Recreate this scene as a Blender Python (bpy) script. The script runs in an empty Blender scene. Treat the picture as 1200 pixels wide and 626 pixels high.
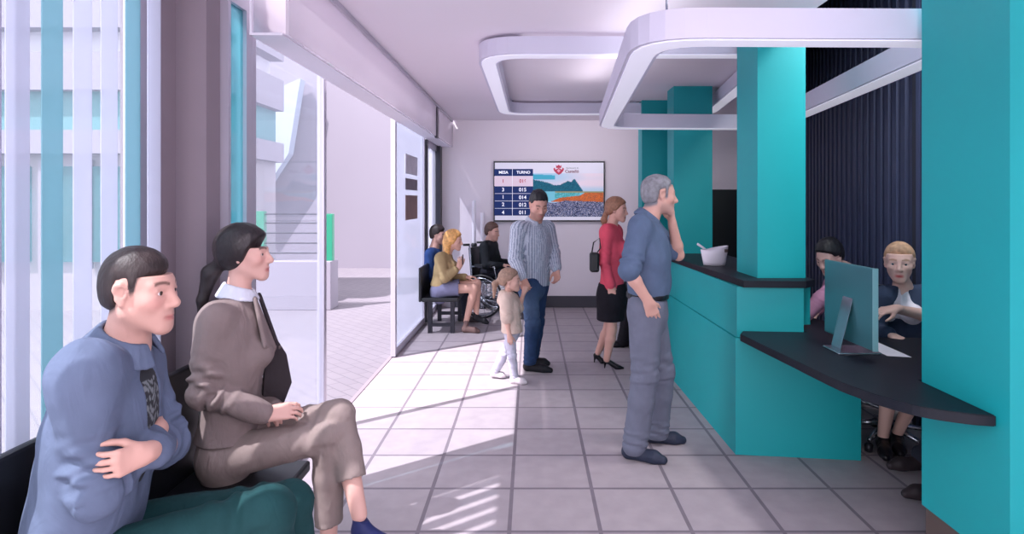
import bpy, bmesh, math, random
import numpy as np
from mathutils import Vector, Matrix

C = bpy.context.scene.collection
scn = bpy.context.scene
# ------------------------------------------------------------------ camera, world, sun, exposure
FPX, VX, VY, EYE = 715.0, 622.0, 235.0, 1.6      # focal length in pixels, vanishing point, eye height
cd = bpy.data.cameras.new('camera'); cam = bpy.data.objects.new('camera', cd); C.objects.link(cam)
cd.sensor_width = 36.0; cd.lens = 36.0 * FPX / 1200.0
cd.shift_x = -(VX - 600) / 1200.0; cd.shift_y = -(313 - VY) / 1200.0
cam.location = (0, 0, EYE); cam.rotation_euler = (math.pi / 2, 0, 0)
cd.clip_start = 0.05; cd.clip_end = 300
scn.camera = cam

w = bpy.data.worlds.new('world'); scn.world = w; w.use_nodes = True
bgn = w.node_tree.nodes['Background']
bgn.inputs[0].default_value = (0.85, 0.83, 0.93, 1); bgn.inputs[1].default_value = 2.1

sd = bpy.data.lights.new('sun', 'SUN'); sun = bpy.data.objects.new('sun', sd); C.objects.link(sun)
sd.energy = 6.2; sd.angle = math.radians(0.6); sd.color = (1.0, 0.93, 0.97)
SUN_DIR = Vector((1.25, 0.94, -1.564 * 1.49)).normalized()
sun.rotation_euler = SUN_DIR.to_track_quat('-Z', 'Y').to_euler()
sun.location = (-8, -6, 12)

vs = scn.view_settings
scn.display_settings.display_device = 'sRGB'
vs.view_transform = 'Standard'; vs.look = 'None'; vs.exposure = 0.68; vs.gamma = 1.0
vs.use_curve_mapping = False
try:
    scn.cycles.max_bounces = 10; scn.cycles.transparent_max_bounces = 24; scn.cycles.diffuse_bounces = 6
except Exception:
    pass

# ------------------------------------------------------------------ helpers
def P(px, py, z):
    """the point seen at pixel (px, py) at depth z"""
    return Vector(((px - VX) * z / FPX, z, EYE - (py - VY) * z / FPX))

def lin(c):
    c = c / 255.0
    return c / 12.92 if c <= 0.04045 else ((c + 0.055) / 1.055) ** 2.4

def rgb(r, g, b):
    return (lin(r), lin(g), lin(b), 1.0)

def mat(name, col, rough=0.6, metal=0.0, noise=None, bump=None, crease=None, emit=None, vcol=False, spec=0.5, trans=None, stripes=None):
    """principled material; noise=(scale, amount) varies the colour, bump=(scale, strength) roughens the surface"""
    m = bpy.data.materials.new(name); m.use_nodes = True
    nt = m.node_tree; b = nt.nodes['Principled BSDF']
    b.inputs['Base Color'].default_value = col
    b.inputs['Roughness'].default_value = rough; b.inputs['Metallic'].default_value = metal
    b.inputs['Specular IOR Level'].default_value = spec
    tc = nt.nodes.new('ShaderNodeTexCoord')
    src = None
    if vcol:
        at = nt.nodes.new('ShaderNodeAttribute'); at.attribute_name = 'Col'
        nt.links.new(at.outputs['Color'], b.inputs['Base Color']); src = at.outputs['Color']
    if noise:
        n = nt.nodes.new('ShaderNodeTexNoise'); n.inputs['Scale'].default_value = noise[0]; n.inputs['Detail'].default_value = 5
        nt.links.new(tc.outputs['Object'], n.inputs['Vector'])
        mr = nt.nodes.new('ShaderNodeMapRange')
        mr.inputs['From Min'].default_value = 0.25; mr.inputs['From Max'].default_value = 0.75
        mr.inputs['To Min'].default_value = 1 - noise[1]; mr.inputs['To Max'].default_value = 1 + noise[1]
        nt.links.new(n.outputs['Fac'], mr.inputs['Value'])
        mx = nt.nodes.new('ShaderNodeVectorMath'); mx.operation = 'SCALE'
        if src is None:
            mx.inputs[0].default_value = col[:3]
        else:
            nt.links.new(src, mx.inputs[0])
        nt.links.new(mr.outputs['Result'], mx.inputs['Scale'])
        nt.links.new(mx.outputs['Vector'], b.inputs['Base Color'])
    if bump:
        n2 = nt.nodes.new('ShaderNodeTexNoise'); n2.inputs['Scale'].default_value = bump[0]; n2.inputs['Detail'].default_value = 4
        if len(bump) > 2:
            mp = nt.nodes.new('ShaderNodeMapping'); mp.inputs['Scale'].default_value = bump[2]
            nt.links.new(tc.outputs['Object'], mp.inputs['Vector']); nt.links.new(mp.outputs['Vector'], n2.inputs['Vector'])
        else:
            nt.links.new(tc.outputs['Object'], n2.inputs['Vector'])
        bp = nt.nodes.new('ShaderNodeBump'); bp.inputs['Strength'].default_value = bump[1]; bp.inputs['Distance'].default_value = 0.004
        nt.links.new(n2.outputs['Fac'], bp.inputs['Height']); nt.links.new(bp.outputs['Normal'], b.inputs['Normal'])
        if crease:                          # cloth creases: (scale, strength, depth)
            mp3 = nt.nodes.new('ShaderNodeMapping'); mp3.inputs['Scale'].default_value = (1, 1, .55); mp3.inputs['Rotation'].default_value = (.5, .4, 0)
            n3 = nt.nodes.new('ShaderNodeTexNoise'); n3.inputs['Scale'].default_value = crease[0]; n3.inputs['Detail'].default_value = 2.5; n3.inputs['Distortion'].default_value = 1.2
            nt.links.new(tc.outputs['Object'], mp3.inputs['Vector']); nt.links.new(mp3.outputs['Vector'], n3.inputs['Vector'])
            b3 = nt.nodes.new('ShaderNodeBump'); b3.inputs['Strength'].default_value = crease[1]; b3.inputs['Distance'].default_value = crease[2]
            nt.links.new(n3.outputs['Fac'], b3.inputs['Height']); nt.links.new(b3.outputs['Normal'], bp.inputs['Normal'])
    if emit:
        if vcol:
            nt.links.new(src, b.inputs['Emission Color'])
        else:
            b.inputs['Emission Color'].default_value = col
        b.inputs['Emission Strength'].default_value = emit
    return m

def glass_mat(name, tint, clear=0.8, rough=0.02, gloss=0.5, haze=None):
    """pane: mostly see-through, a little mirror, optional milky share"""
    m = bpy.data.materials.new(name); m.use_nodes = True
    nt = m.node_tree; nt.nodes.clear()
    out = nt.nodes.new('ShaderNodeOutputMaterial')
    tr = nt.nodes.new('ShaderNodeBsdfTransparent'); tr.inputs[0].default_value = tint
    gl = nt.nodes.new('ShaderNodeBsdfGlossy'); gl.inputs['Roughness'].default_value = rough
    gl.inputs['Color'].default_value = (0.9, 0.93, 1, 1)
    lw = nt.nodes.new('ShaderNodeLayerWeight'); lw.inputs['Blend'].default_value = .5
    pw = nt.nodes.new('ShaderNodeMath'); pw.operation = 'POWER'; pw.inputs[1].default_value = 4.0
    ma = nt.nodes.new('ShaderNodeMath'); ma.operation = 'MULTIPLY_ADD'; ma.inputs[1].default_value = .8; ma.inputs[2].default_value = .04
    ml = nt.nodes.new('ShaderNodeMath'); ml.operation = 'MULTIPLY'; ml.inputs[1].default_value = gloss * .5
    nt.links.new(lw.outputs['Facing'], pw.inputs[0]); nt.links.new(pw.outputs[0], ma.inputs[0]); nt.links.new(ma.outputs[0], ml.inputs[0])
    base = tr.outputs[0]
    if haze:
        df = nt.nodes.new('ShaderNodeBsdfDiffuse'); df.inputs[0].default_value = haze
        tl = nt.nodes.new('ShaderNodeBsdfTranslucent'); tl.inputs[0].default_value = haze
        m1 = nt.nodes.new('ShaderNodeMixShader'); m1.inputs[0].default_value = 0.5
        nt.links.new(df.outputs[0], m1.inputs[1]); nt.links.new(tl.outputs[0], m1.inputs[2])
        m2 = nt.nodes.new('ShaderNodeMixShader'); m2.inputs[0].default_value = 1 - clear
        nt.links.new(base, m2.inputs[1]); nt.links.new(m1.outputs[0], m2.inputs[2]); base = m2.outputs[0]
    mx = nt.nodes.new('ShaderNodeMixShader')
    nt.links.new(ml.outputs[0], mx.inputs[0]); nt.links.new(base, mx.inputs[1]); nt.links.new(gl.outputs[0], mx.inputs[2])
    nt.links.new(mx.outputs[0], out.inputs[0])
    return m

def tag(o, label=None, cat=None, group=None, kind=None):
    if label: o['label'] = label
    if cat: o['category'] = cat
    if group: o['group'] = group
    if kind: o['kind'] = kind
    return o

def empty(name, loc, label, cat, group=None):
    o = bpy.data.objects.new(name, None); C.objects.link(o); o.location = loc
    o.empty_display_size = 0.1
    return tag(o, label, cat, group)

def wloc(o):
    v = Vector((0, 0, 0))
    while o is not None:
        v = v + o.location; o = o.parent
    return v

def link_mesh(name, me, m, parent=None, origin=None):
    """verts in world coordinates; origin moves to the parent's base (or to ORIGIN)"""
    o = bpy.data.objects.new(name, me); C.objects.link(o)
    if m: me.materials.append(m)
    if parent is not None:
        off = wloc(parent); me.transform(Matrix.Translation(-off)); o.parent = parent
    elif origin is not None:
        me.transform(Matrix.Translation(-Vector(origin))); o.location = origin
    return o

class MB:
    def __init__(s): s.b = bmesh.new()
    def box(s, x0, x1, y0, y1, z0, z1, bev=0.0, rot=0.0, piv=None):
        g = bmesh.ops.create_cube(s.b, size=1.0); vv = g['verts']
        bmesh.ops.scale(s.b, vec=(x1 - x0, y1 - y0, z1 - z0), verts=vv)
        bmesh.ops.translate(s.b, vec=((x0 + x1) / 2, (y0 + y1) / 2, (z0 + z1) / 2), verts=vv)
        if bev:
            ee = list({e for v in vv for e in v.link_edges})
            r = bmesh.ops.bevel(s.b, geom=ee, offset=bev, segments=2, affect='EDGES', profile=0.5)
            vv = list({v for f in r['faces'] for v in f.verts} | {v for v in vv if v.is_valid})
        if rot:
            c = piv or ((x0 + x1) / 2, (y0 + y1) / 2, 0)
            bmesh.ops.rotate(s.b, cent=c, matrix=Matrix.Rotation(rot, 3, 'Z'), verts=vv)
        return s
    def prism(s, poly, z0, z1, bev=0.0):
        """poly: plan outline (x, y)"""
        lo = [s.b.verts.new((p[0], p[1], z0)) for p in poly]; hi = [s.b.verts.new((p[0], p[1], z1)) for p in poly]
        n = len(poly); fs = [s.b.faces.new(lo[::-1]), s.b.faces.new(hi)]
        for i in range(n):
            fs.append(s.b.faces.new((lo[i], lo[(i + 1) % n], hi[(i + 1) % n], hi[i])))
        bmesh.ops.recalc_face_normals(s.b, faces=fs)
        if bev:
            ee = [e for f in fs[:2] for e in f.edges]
            bmesh.ops.bevel(s.b, geom=list(set(ee)), offset=bev, segments=2, affect='EDGES')
        return s
    def ring(s, outer, inner, z0, z1):
        """a flat frame between two loops of equal length"""
        n = len(outer); V = []
        for pts, z in ((outer, z0), (inner, z0), (outer, z1), (inner, z1)):
            V.append([s.b.verts.new((p[0], p[1], z)) for p in pts])
        fs = []
        for i in range(n):
            j = (i + 1) % n
            fs += [s.b.faces.new((V[0][i], V[0][j], V[2][j], V[2][i])), s.b.faces.new((V[1][j], V[1][i], V[3][i], V[3][j])),
                   s.b.faces.new((V[2][i], V[2][j], V[3][j], V[3][i])), s.b.faces.new((V[0][j], V[0][i], V[1][i], V[1][j]))]
        bmesh.ops.recalc_face_normals(s.b, faces=fs)
        return s
    def face(s, pts):
        s.b.faces.new([s.b.verts.new(p) for p in pts]); return s
    def slab(s, pts, d):
        """any planar outline in 3-D, thickened by vector d"""
        d = Vector(d); a = [s.b.verts.new(p) for p in pts]; c = [s.b.verts.new(Vector(p) + d) for p in pts]; n = len(pts)
        fs = [s.b.faces.new(a), s.b.faces.new(c[::-1])]
        for i in range(n): fs.append(s.b.faces.new((a[i], c[i], c[(i + 1) % n], a[(i + 1) % n])))
        bmesh.ops.recalc_face_normals(s.b, faces=fs); return s
    def tube(s, pts, r, n=10, closed=False):
        pts = [Vector(p) for p in pts]; rings = []; N = len(pts); up = None
        for i, p in enumerate(pts):
            if closed: t = pts[(i + 1) % N] - pts[i - 1]
            else: t = pts[min(i + 1, N - 1)] - pts[max(i - 1, 0)]
            t.normalize()
            if up is None:
                up = Vector((0, 0, 1)) if abs(t.z) < 0.9 else Vector((1, 0, 0))
            a = t.cross(up); a.normalize(); up = a.cross(t); up.normalize()
            rr = r[i] if isinstance(r, (list, tuple)) else r
            rings.append([s.b.verts.new(p + (a * math.cos(k * 2 * math.pi / n) + up * math.sin(k * 2 * math.pi / n)) * rr) for k in range(n)])
        fs = []
        for i in range(N if closed else N - 1):
            A, B = rings[i], rings[(i + 1) % N]
            for k in range(n): fs.append(s.b.faces.new((A[k], A[(k + 1) % n], B[(k + 1) % n], B[k])))
        if not closed: fs += [s.b.faces.new(rings[0][::-1]), s.b.faces.new(rings[-1])]
        for f in fs: f.smooth = True
        bmesh.ops.recalc_face_normals(s.b, faces=fs)
        return s
    def lathe(s, prof, c, n=32, sx=1.0, sy=1.0):
        """prof: (radius, z) list about the vertical through c"""
        rings = []
        for r, z in prof:
            rings.append([s.b.verts.new((c[0] + sx * r * math.cos(k * 2 * math.pi / n), c[1] + sy * r * math.sin(k * 2 * math.pi / n), c[2] + z)) for k in range(n)])
        fs = []
        for A, B in zip(rings, rings[1:]):
            for k in range(n): fs.append(s.b.faces.new((A[k], A[(k + 1) % n], B[(k + 1) % n], B[k])))
        fs += [s.b.faces.new(rings[0][::-1]), s.b.faces.new(rings[-1])]
        for f in fs[:-2]: f.smooth = True
        bmesh.ops.recalc_face_normals(s.b, faces=fs)
        return s
    def build(s, name, m, parent=None, origin=None):
        me = bpy.data.meshes.new(name); s.b.to_mesh(me); s.b.free()
        return link_mesh(name, me, m, parent, origin)

def struct(name, mb, m, parent=None):
    o = mb.build(name, m, parent)
    if parent is None: o['kind'] = 'structure'
    return o

def text_part(name, txt, size, loc, m, parent, align='CENTER', bold=0.0):
    """flat lettering facing the camera side (-Y)"""
    cu = bpy.data.curves.new(name, 'FONT'); cu.body = txt; cu.size = size; cu.align_x = align; cu.align_y = 'CENTER'
    cu.extrude = 0.0006; cu.offset = bold
    t = bpy.data.objects.new(name + '_tmp', cu); C.objects.link(t)
    bpy.context.view_layer.update()
    me = bpy.data.meshes.new_from_object(t.evaluated_get(bpy.context.evaluated_depsgraph_get()))
    bpy.data.objects.remove(t); bpy.data.curves.remove(cu)
    me.transform(Matrix.Translation(Vector(loc)) @ Matrix.Rotation(math.pi / 2, 4, 'X'))
    me.materials.clear()
    return link_mesh(name, me, m, parent)

def grid_mesh(name, o, u, v, nu, nv, colf):
    """subdivided rectangle with a colour per corner point (attribute Col)"""
    o, u, v = map(lambda q: np.array(q, float), (o, u, v))
    S, T = np.meshgrid(np.linspace(0, 1, nu), np.linspace(0, 1, nv), indexing='ij')
    co = o + S[..., None] * u + T[..., None] * v
    col = np.ones((nu, nv, 4)); col[..., :3] = colf(S, T)
    i = np.arange(nu * nv).reshape(nu, nv)
    q = np.stack([i[:-1, :-1], i[1:, :-1], i[1:, 1:], i[:-1, 1:]], -1).reshape(-1, 4)
    return np_mesh(name, co.reshape(-1, 3), q, col.reshape(-1, 4), smooth=False)

def np_mesh(name, co, quads, col=None, smooth=True):
    me = bpy.data.meshes.new(name); n = len(co); k = len(quads)
    me.vertices.add(n); me.vertices.foreach_set('co', np.ascontiguousarray(co, np.float32).ravel())
    me.loops.add(k * 4); me.loops.foreach_set('vertex_index', np.ascontiguousarray(quads, np.int32).ravel())
    me.polygons.add(k); me.polygons.foreach_set('loop_start', np.arange(0, k * 4, 4, dtype=np.int32))
    me.polygons.foreach_set('loop_total', np.full(k, 4, np.int32))
    me.polygons.foreach_set('use_smooth', np.full(k, smooth, bool))
    if col is not None:
        a = me.color_attributes.new('Col', 'FLOAT_COLOR', 'POINT')
        a.data.foreach_set('color', np.ascontiguousarray(col, np.float32).ravel())
    me.update(calc_edges=True); me.validate()
    return me

# ------------------------------------------------------------------ materials of the place
M = {}
M['ceiling'] = mat('ceiling_paint', rgb(240, 232, 240), 0.9, noise=(0.6, 0.015))
M['wall'] = mat('wall_paint', rgb(228, 220, 228), 0.9, noise=(0.8, 0.02))
M['white'] = mat('white_paint', rgb(228, 224, 234), 0.7)
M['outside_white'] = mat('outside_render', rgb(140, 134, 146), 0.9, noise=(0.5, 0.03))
M['lamp_white'] = mat('lamp_frame_paint', rgb(214, 212, 228), 0.45)
M['teal'] = mat('teal_laminate', rgb(0, 154, 158), 0.5, noise=(1.2, 0.05), bump=(220, 0.03))
M['black_top'] = mat('black_counter_top', rgb(13, 18, 30), 0.5, noise=(60, 0.15), spec=.3)
M['black'] = mat('black_lacquer', rgb(16, 18, 24), 0.4)
M['pillar'] = mat('pillar_brown_grey', rgb(132, 120, 128), 0.8, noise=(3, 0.04))
M['plinth'] = mat('plinth_brown', rgb(84, 70, 66), 0.7, noise=(4, 0.08))
M['skirting'] = mat('skirting_dark', rgb(62, 60, 70), 0.6)
M['navy'] = mat('navy_slats', rgb(44, 54, 84), 0.6, noise=(2, 0.1))
M['gap'] = mat('dark_gap', rgb(18, 23, 40), 0.8)
M['alu'] = mat('pale_aluminium', rgb(190, 186, 198), 0.35, 0.5, noise=(3, 0.03))
M['dark_metal'] = mat('dark_metal', rgb(52, 52, 60), 0.4, 0.6)
M['steel'] = mat('bright_steel', rgb(170, 176, 186), 0.25, 0.9)
M['green'] = mat('green_frame_paint', rgb(20, 130, 100), 0.5)
M['glass'] = glass_mat('clear_glass', (0.93, 0.96, 0.98, 1), gloss=0.6)
M['glass_haze'] = glass_mat('milky_glass', (0.9, 0.94, 0.98, 1), clear=0.62, gloss=0.5, haze=rgb(205, 208, 222))
M['glass_teal'] = glass_mat('teal_tint_glass', (0.62, 0.88, 0.92, 1), clear=0.55, gloss=0.6, haze=rgb(120, 190, 198))
M['fascia'] = glass_mat('milky_fascia_glass', (0.95, 0.94, 0.95, 1), clear=0.5, gloss=1.0, haze=rgb(234, 227, 232))
M['paper'] = mat('white_paper', rgb(220, 216, 226), 0.8)

def floor_mat():
    m = bpy.data.materials.new('floor_tiles'); m.use_nodes = True; nt = m.node_tree; b = nt.nodes['Principled BSDF']
    tc = nt.nodes.new('ShaderNodeTexCoord'); mp = nt.nodes.new('ShaderNodeMapping'); mp.vector_type = 'POINT'
    mp.inputs['Location'].default_value = (0.104 - 0.4416 * 0, -3.389 + 0.0, 0)
    br = nt.nodes.new('ShaderNodeTexBrick'); br.offset = 0.0; br.squash = 1.0
    br.inputs['Scale'].default_value = 1.0; br.inputs['Brick Width'].default_value = 0.4416; br.inputs['Row Height'].default_value = 0.4416
    br.inputs['Mortar Size'].default_value = 0.011; br.inputs['Mortar Smooth'].default_value = 0.15
    br.inputs['Color1'].default_value = rgb(166, 156, 160); br.inputs['Color2'].default_value = rgb(158, 148, 154)
    br.inputs['Mortar'].default_value = rgb(118, 109, 117)
    nt.links.new(tc.outputs['Object'], mp.inputs[0]); nt.links.new(mp.outputs[0], br.inputs['Vector'])
    n = nt.nodes.new('ShaderNodeTexNoise'); n.inputs['Scale'].default_value = 9; n.inputs['Detail'].default_value = 8
    nt.links.new(tc.outputs['Object'], n.inputs['Vector'])
    mr = nt.nodes.new('ShaderNodeMapRange'); mr.inputs['From Min'].default_value = .3; mr.inputs['From Max'].default_value = .7
    mr.inputs['To Min'].default_value = .93; mr.inputs['To Max'].default_value = 1.07
    nt.links.new(n.outputs['Fac'], mr.inputs['Value'])
    sc = nt.nodes.new('ShaderNodeVectorMath'); sc.operation = 'SCALE'
    nt.links.new(br.outputs['Color'], sc.inputs[0]); nt.links.new(mr.outputs['Result'], sc.inputs['Scale'])
    nt.links.new(sc.outputs['Vector'], b.inputs['Base Color'])
    bp = nt.nodes.new('ShaderNodeBump'); bp.invert = True; bp.inputs['Strength'].default_value = .35; bp.inputs['Distance'].default_value = .004
    nt.links.new(br.outputs['Fac'], bp.inputs['Height']); nt.links.new(bp.outputs['Normal'], b.inputs['Normal'])
    b.inputs['Roughness'].default_value = .55
    return m
M['floor'] = floor_mat()

def paving_mat():
    m = bpy.data.materials.new('pale_paving'); m.use_nodes = True; nt = m.node_tree; b = nt.nodes['Principled BSDF']
    tc = nt.nodes.new('ShaderNodeTexCoord'); mp = nt.nodes.new('ShaderNodeMapping'); mp.inputs['Rotation'].default_value = (0, 0, .785)
    br = nt.nodes.new('ShaderNodeTexBrick'); br.inputs['Scale'].default_value = 1; br.inputs['Brick Width'].default_value = .24; br.inputs['Row Height'].default_value = .12
    br.inputs['Mortar Size'].default_value = .006
    br.inputs['Color1'].default_value = rgb(118, 112, 120); br.inputs['Color2'].default_value = rgb(114, 108, 117); br.inputs['Mortar'].default_value = rgb(98, 93, 102)
    nt.links.new(tc.outputs['Object'], mp.inputs[0]); nt.links.new(mp.outputs[0], br.inputs['Vector'])
    nt.links.new(br.outputs['Color'], b.inputs['Base Color']); b.inputs['Roughness'].default_value = .85
    return m
M['paving'] = paving_mat()

# ------------------------------------------------------------------ the room
CEIL = 2.80
struct('floor', MB().prism([(-1.45, -3), (5.2, -3), (5.2, 9.4), (-1.45, 9.4)], -.12, 0), M['floor'])
ceil_poly = [(-1.62, .4), (1.78, .4), (1.78, 3.9), (1.92, 4.6), (2.2, 5.4), (3.55, 8.6), (3.8, 9.15), (-1.16, 9.15), (-1.16, 2.95), (-1.62, 2.95)]
struct('ceiling', MB().prism(ceil_poly, CEIL, CEIL + .25), M['ceiling'])
struct('wall_back', MB().box(-1.6, 5.0, 9.15, 9.35, 0, 4.5), M['wall'])
struct('baseboard_back', MB().box(-1.15, 3.9, 9.11, 9.15, 0, .17, .004), M['skirting'])
# slatted navy wall behind the desk, running away at a slant, and the dark ceiling over it
sl = MB()
sa, sb = Vector((3.86, 8.9)), Vector((2.72, 4.25)); sdv = (sb - sa); L = sdv.length; sdv.normalize(); ang = math.atan2(sdv.y, sdv.x)
bk = MB().box(sa.x, sa.x + L, sa.y + .05, sa.y + .10, 0, 4.4, rot=ang, piv=(sa.x, sa.y, 0))
k = 0.0
while k < L:
    sl.box(sa.x + k, sa.x + k + .10, sa.y - .0, sa.y + .05, 0, 4.4, rot=ang, piv=(sa.x, sa.y, 0)); k += .19
# slats continue square to the room beyond the slanted stretch
b0 = sb.copy(); kk = 0.0
bk.box(b0.x, 5.2, b0.y + .06, b0.y + .10, 0, 4.4)
while b0.x + kk < 5.1:
    sl.box(b0.x + kk, b0.x + kk + .06, b0.y + .02, b0.y + .06, 0, 4.4); kk += .11
wr_ = struct('wall_right', sl, M['navy']); bk.build('slat_backing', M['gap'], wr_)
struct('ceiling_dark', MB().prism([(1.98, 1.2), (5.2, 1.2), (5.2, 9.4), (1.98, 9.4)], 4.4, 4.5), M['navy'])
struct('trim_1', MB().prism([(1.78, 2.85), (1.98, 2.85), (1.98, 4.5), (2.28, 5.4), (3.85, 9.1), (3.70, 9.1), (2.2, 5.4), (1.92, 4.6), (1.78, 3.9)], CEIL + .25, 4.4), M['navy'])
struct('light_block_right', MB().box(1.98, 2.08, -3, 2.1, 0, 2.8), M['wall'])  # unseen wall, added to keep light from behind off the partition front
struct('wall_side', MB().box(5.1, 5.2, 1.0, 9.4, 0, 4.4), M['navy'])

# ------------------------------------------------------------------ glass front on the left
# header box over the doors
h = struct('trim_2', MB().box(-1.36, -1.20, 2.95, 9.15, 2.40, 2.412).box(-1.36, -1.20, 2.95, 9.15, 2.78, 2.80).box(-1.36, -1.35, 2.95, 2.97, 2.40, 2.8), M['white'])
hg = MB().box(-1.185, -1.17, 2.95, 7.55, 2.40, 2.78).box(-1.185, -1.17, 7.70, 9.15, 2.40, 2.78)
hgo = hg.build('fascia_glass', M['fascia'], h)
MB().box(-1.36, -1.352, 2.95, 9.15, 2.412, 2.78).build('outer_glass', M['fascia'], h)
MB().box(-1.192, -1.162, 7.57, 7.68, 2.38, 2.80).build('dark_joint', M['dark_metal'], h)
MB().box(-1.20, -1.155, 2.95, 9.1, 2.765, 2.80, .004).build('top_rail', M['alu'], h)
# near window with vertical blinds
wf = struct('window_1', MB().box(-1.66, -1.60, 2.48, 2.58, 0, 2.80, .006).box(-1.64, -1.58, .9, 2.58, 2.72, 2.80).box(-1.64, -1.58, .9, 2.58, 0, .08)
            .box(-1.63, -1.57, 1.785, 1.81, .08, 2.72), M['alu'])
MB().box(-1.606, -1.594, .9, 2.49, .08, 2.72).build('glass_pane', glass_mat('window_glass', (.95, .97, .98, 1), clear=.90, gloss=.5, haze=rgb(196, 212, 220)), wf)
# dark pillar
struct('trim_3', MB().box(-1.75, -1.60, 2.60, 2.80, 0, 2.80).box(-1.605, -1.462, 2.75, 2.87, 0, 2.80), M['pillar'])
# milky fixed strip beside the pillar, then the clear sliding leaf
w2 = struct('window_2', MB().box(-1.475, -1.425, 2.875, 2.90, 0, 2.62).box(-1.475, -1.425, 3.06, 3.12, 0, 2.62).box(-1.475, -1.425, 2.9, 3.06, 2.55, 2.62), M['alu'])
MB().box(-1.456, -1.444, 2.9, 3.06, 0, 2.55).build('glass_strip', M['glass_teal'], w2)
def leaf(name, x, y0, y1, top, st, pane_m, fm):
    d = struct(name, MB().box(x - .025, x + .025, y0, y0 + st, .01, top, .004).box(x - .025, x + .025, y1 - st, y1, .01, top, .004)
               .box(x - .025, x + .025, y0 + st, y1 - st, top - .09, top).box(x - .025, x + .025, y0 + st, y1 - st, .01, .09), fm)
    MB().box(x - .006, x + .006, y0 + st, y1 - st, .09, top - .09).build('glass_pane', pane_m, d)
    return d
M['glass_leaf'] = glass_mat('leaf_glass', (0.95, 0.97, 0.99, 1), clear=0.90, gloss=0.6, haze=rgb(206, 212, 226))
d1 = leaf('door_1', -1.45, 3.12, 4.26, 2.62, .05, M['glass_leaf'], M['alu'])
d2 = leaf('door_2', -1.40, 6.20, 7.95, 2.62, .06, M['glass_haze'], M['alu'])
MB().box(-1.44, -1.36, 7.98, 8.10, 0, 2.40).box(-1.44, -1.33, 8.95, 9.15, 0, 2.80).build('trim_4', M['dark_metal'])['kind'] = 'structure'
w3 = struct('window_3', MB().box(-1.42, -1.38, 8.10, 8.95, 0, .08).box(-1.42, -1.38, 8.10, 8.95, 2.32, 2.64), M['alu'])
MB().box(-1.406, -1.394, 8.10, 8.95, .08, 2.32).build('glass_pane', M['glass_haze'], w3)
struct('trim_5', MB().box(-1.445, -1.41, 2.9, 9.1, -.01, .006), M['pillar'])

# vertical blind slats (louvres) hanging inside the near window: each one a thing
M['blind_w'] = glass_mat('blind_white', (0.9, 0.93, 0.97, 1), clear=0.34, gloss=0.2, rough=.3, haze=rgb(206, 208, 222))
M['blind_t'] = glass_mat('blind_teal', (0.7, 0.88, 0.92, 1), clear=0.3, gloss=0.2, rough=.3, haze=rgb(142, 180, 190))
for i in (0, 2, 3, 4, 5, 6, 7, 8, 9, 10):
    y = 1.12 + i * .132
    b = MB().box(-1.535, -1.531, y, y + .085, .50, 2.70)
    o = b.build('blind_slat', M['blind_t'] if i in (4, 6, 9) else M['blind_w'], origin=(-1.533, y + .042, .50))
    pos = {10: 'first', 9: 'second', 8: 'third', 7: 'fourth', 6: 'fifth', 5: 'sixth', 4: 'seventh', 3: 'eighth', 2: 'ninth', 0: 'tenth'}[i]
    tag(o, '%s vertical blind slat at the left window, %s counting left from the brown pillar' % ('pale teal' if i in (4, 6, 9) else 'milky white', pos),
        'blind', 'vertical blind slats at the left window')

# ------------------------------------------------------------------ outside
struct('ground_outside', MB().prism([(-45, -20), (-1.45, -20), (-1.45, 60), (-45, 60)], -.15, -.02), M['paving'])
t = empty('building', (-7.5, 15, 0), 'tall plain white building wall closing the view outside the glass doors', 'building')
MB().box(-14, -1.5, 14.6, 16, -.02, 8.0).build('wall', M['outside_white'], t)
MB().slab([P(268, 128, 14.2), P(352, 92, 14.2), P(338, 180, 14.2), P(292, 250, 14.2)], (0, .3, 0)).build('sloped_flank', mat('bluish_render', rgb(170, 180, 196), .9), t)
t = empty('building', (-6.5, 9.0, 0), 'teal glazed building with white floor bands outside the left window', 'building')
MB().box(-9.6, -4.6, 9.0, 11, -.02, 2.62).build('wall', mat('dark_stone', rgb(150, 144, 152), .8, noise=(1, .1)), t)
MB().box(-9.6, -4.6, 8.95, 11, 2.62, 3.6).build('teal_band', mat('weathered_teal', rgb(84, 132, 138), .7), t)
for z0, z1 in ((2.28, 2.62), (3.20, 3.75), (4.1, 4.5)):
    MB().box(-9.8, -4.45, 8.8, 11, z0, z1).build('floor_band', M['outside_white'], t)
MB().box(-9.6, -4.7, 9.05, 11, 3.75, 4.1).build('upper_wall', mat('pale_render', rgb(190, 186, 196), .9), t)
for i in range(7):
    x = -9.3 + i * .72
    w_ = MB().box(x, x + .50, 8.93, 9.0, .7, 2.1).build('window', M['glass_teal'], t)
    MB().box(x - .05, x, 8.9, 8.97, .6, 2.2).build('window_post', M['outside_white'], t)
t = empty('wall_block', (-4.4, 9.1, 0), 'low white wall carrying the green railing outside the door', 'wall')
MB().box(-6.2, -2.95, 9.0, 9.35, -.02, .70, .01).build('block', M['outside_white'], t)
t = empty('railing', (-4.4, 9.15, .70), 'green framed railing with thin grey bars on the low white wall outside', 'railing')
for x0, x1, z1 in ((-3.10, -2.96, 1.40), (-4.10, -3.98, 1.44), (-5.2, -5.08, 1.44)):
    MB().box(x0, x1, 9.1, 9.2, .70, z1, .006).build('post', M['green'], t)
rl = MB()
for z in (.80, .95, 1.10, 1.25, 1.385): rl.box(-6.1, -3.0, 9.14, 9.165, z, z + .018)
rl.build('bars', M['dark_metal'], t)
MB().box(-4.75, -4.0, 9.12, 9.18, .74, 1.44).build('infill_panel', M['glass_teal'], t)

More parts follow.
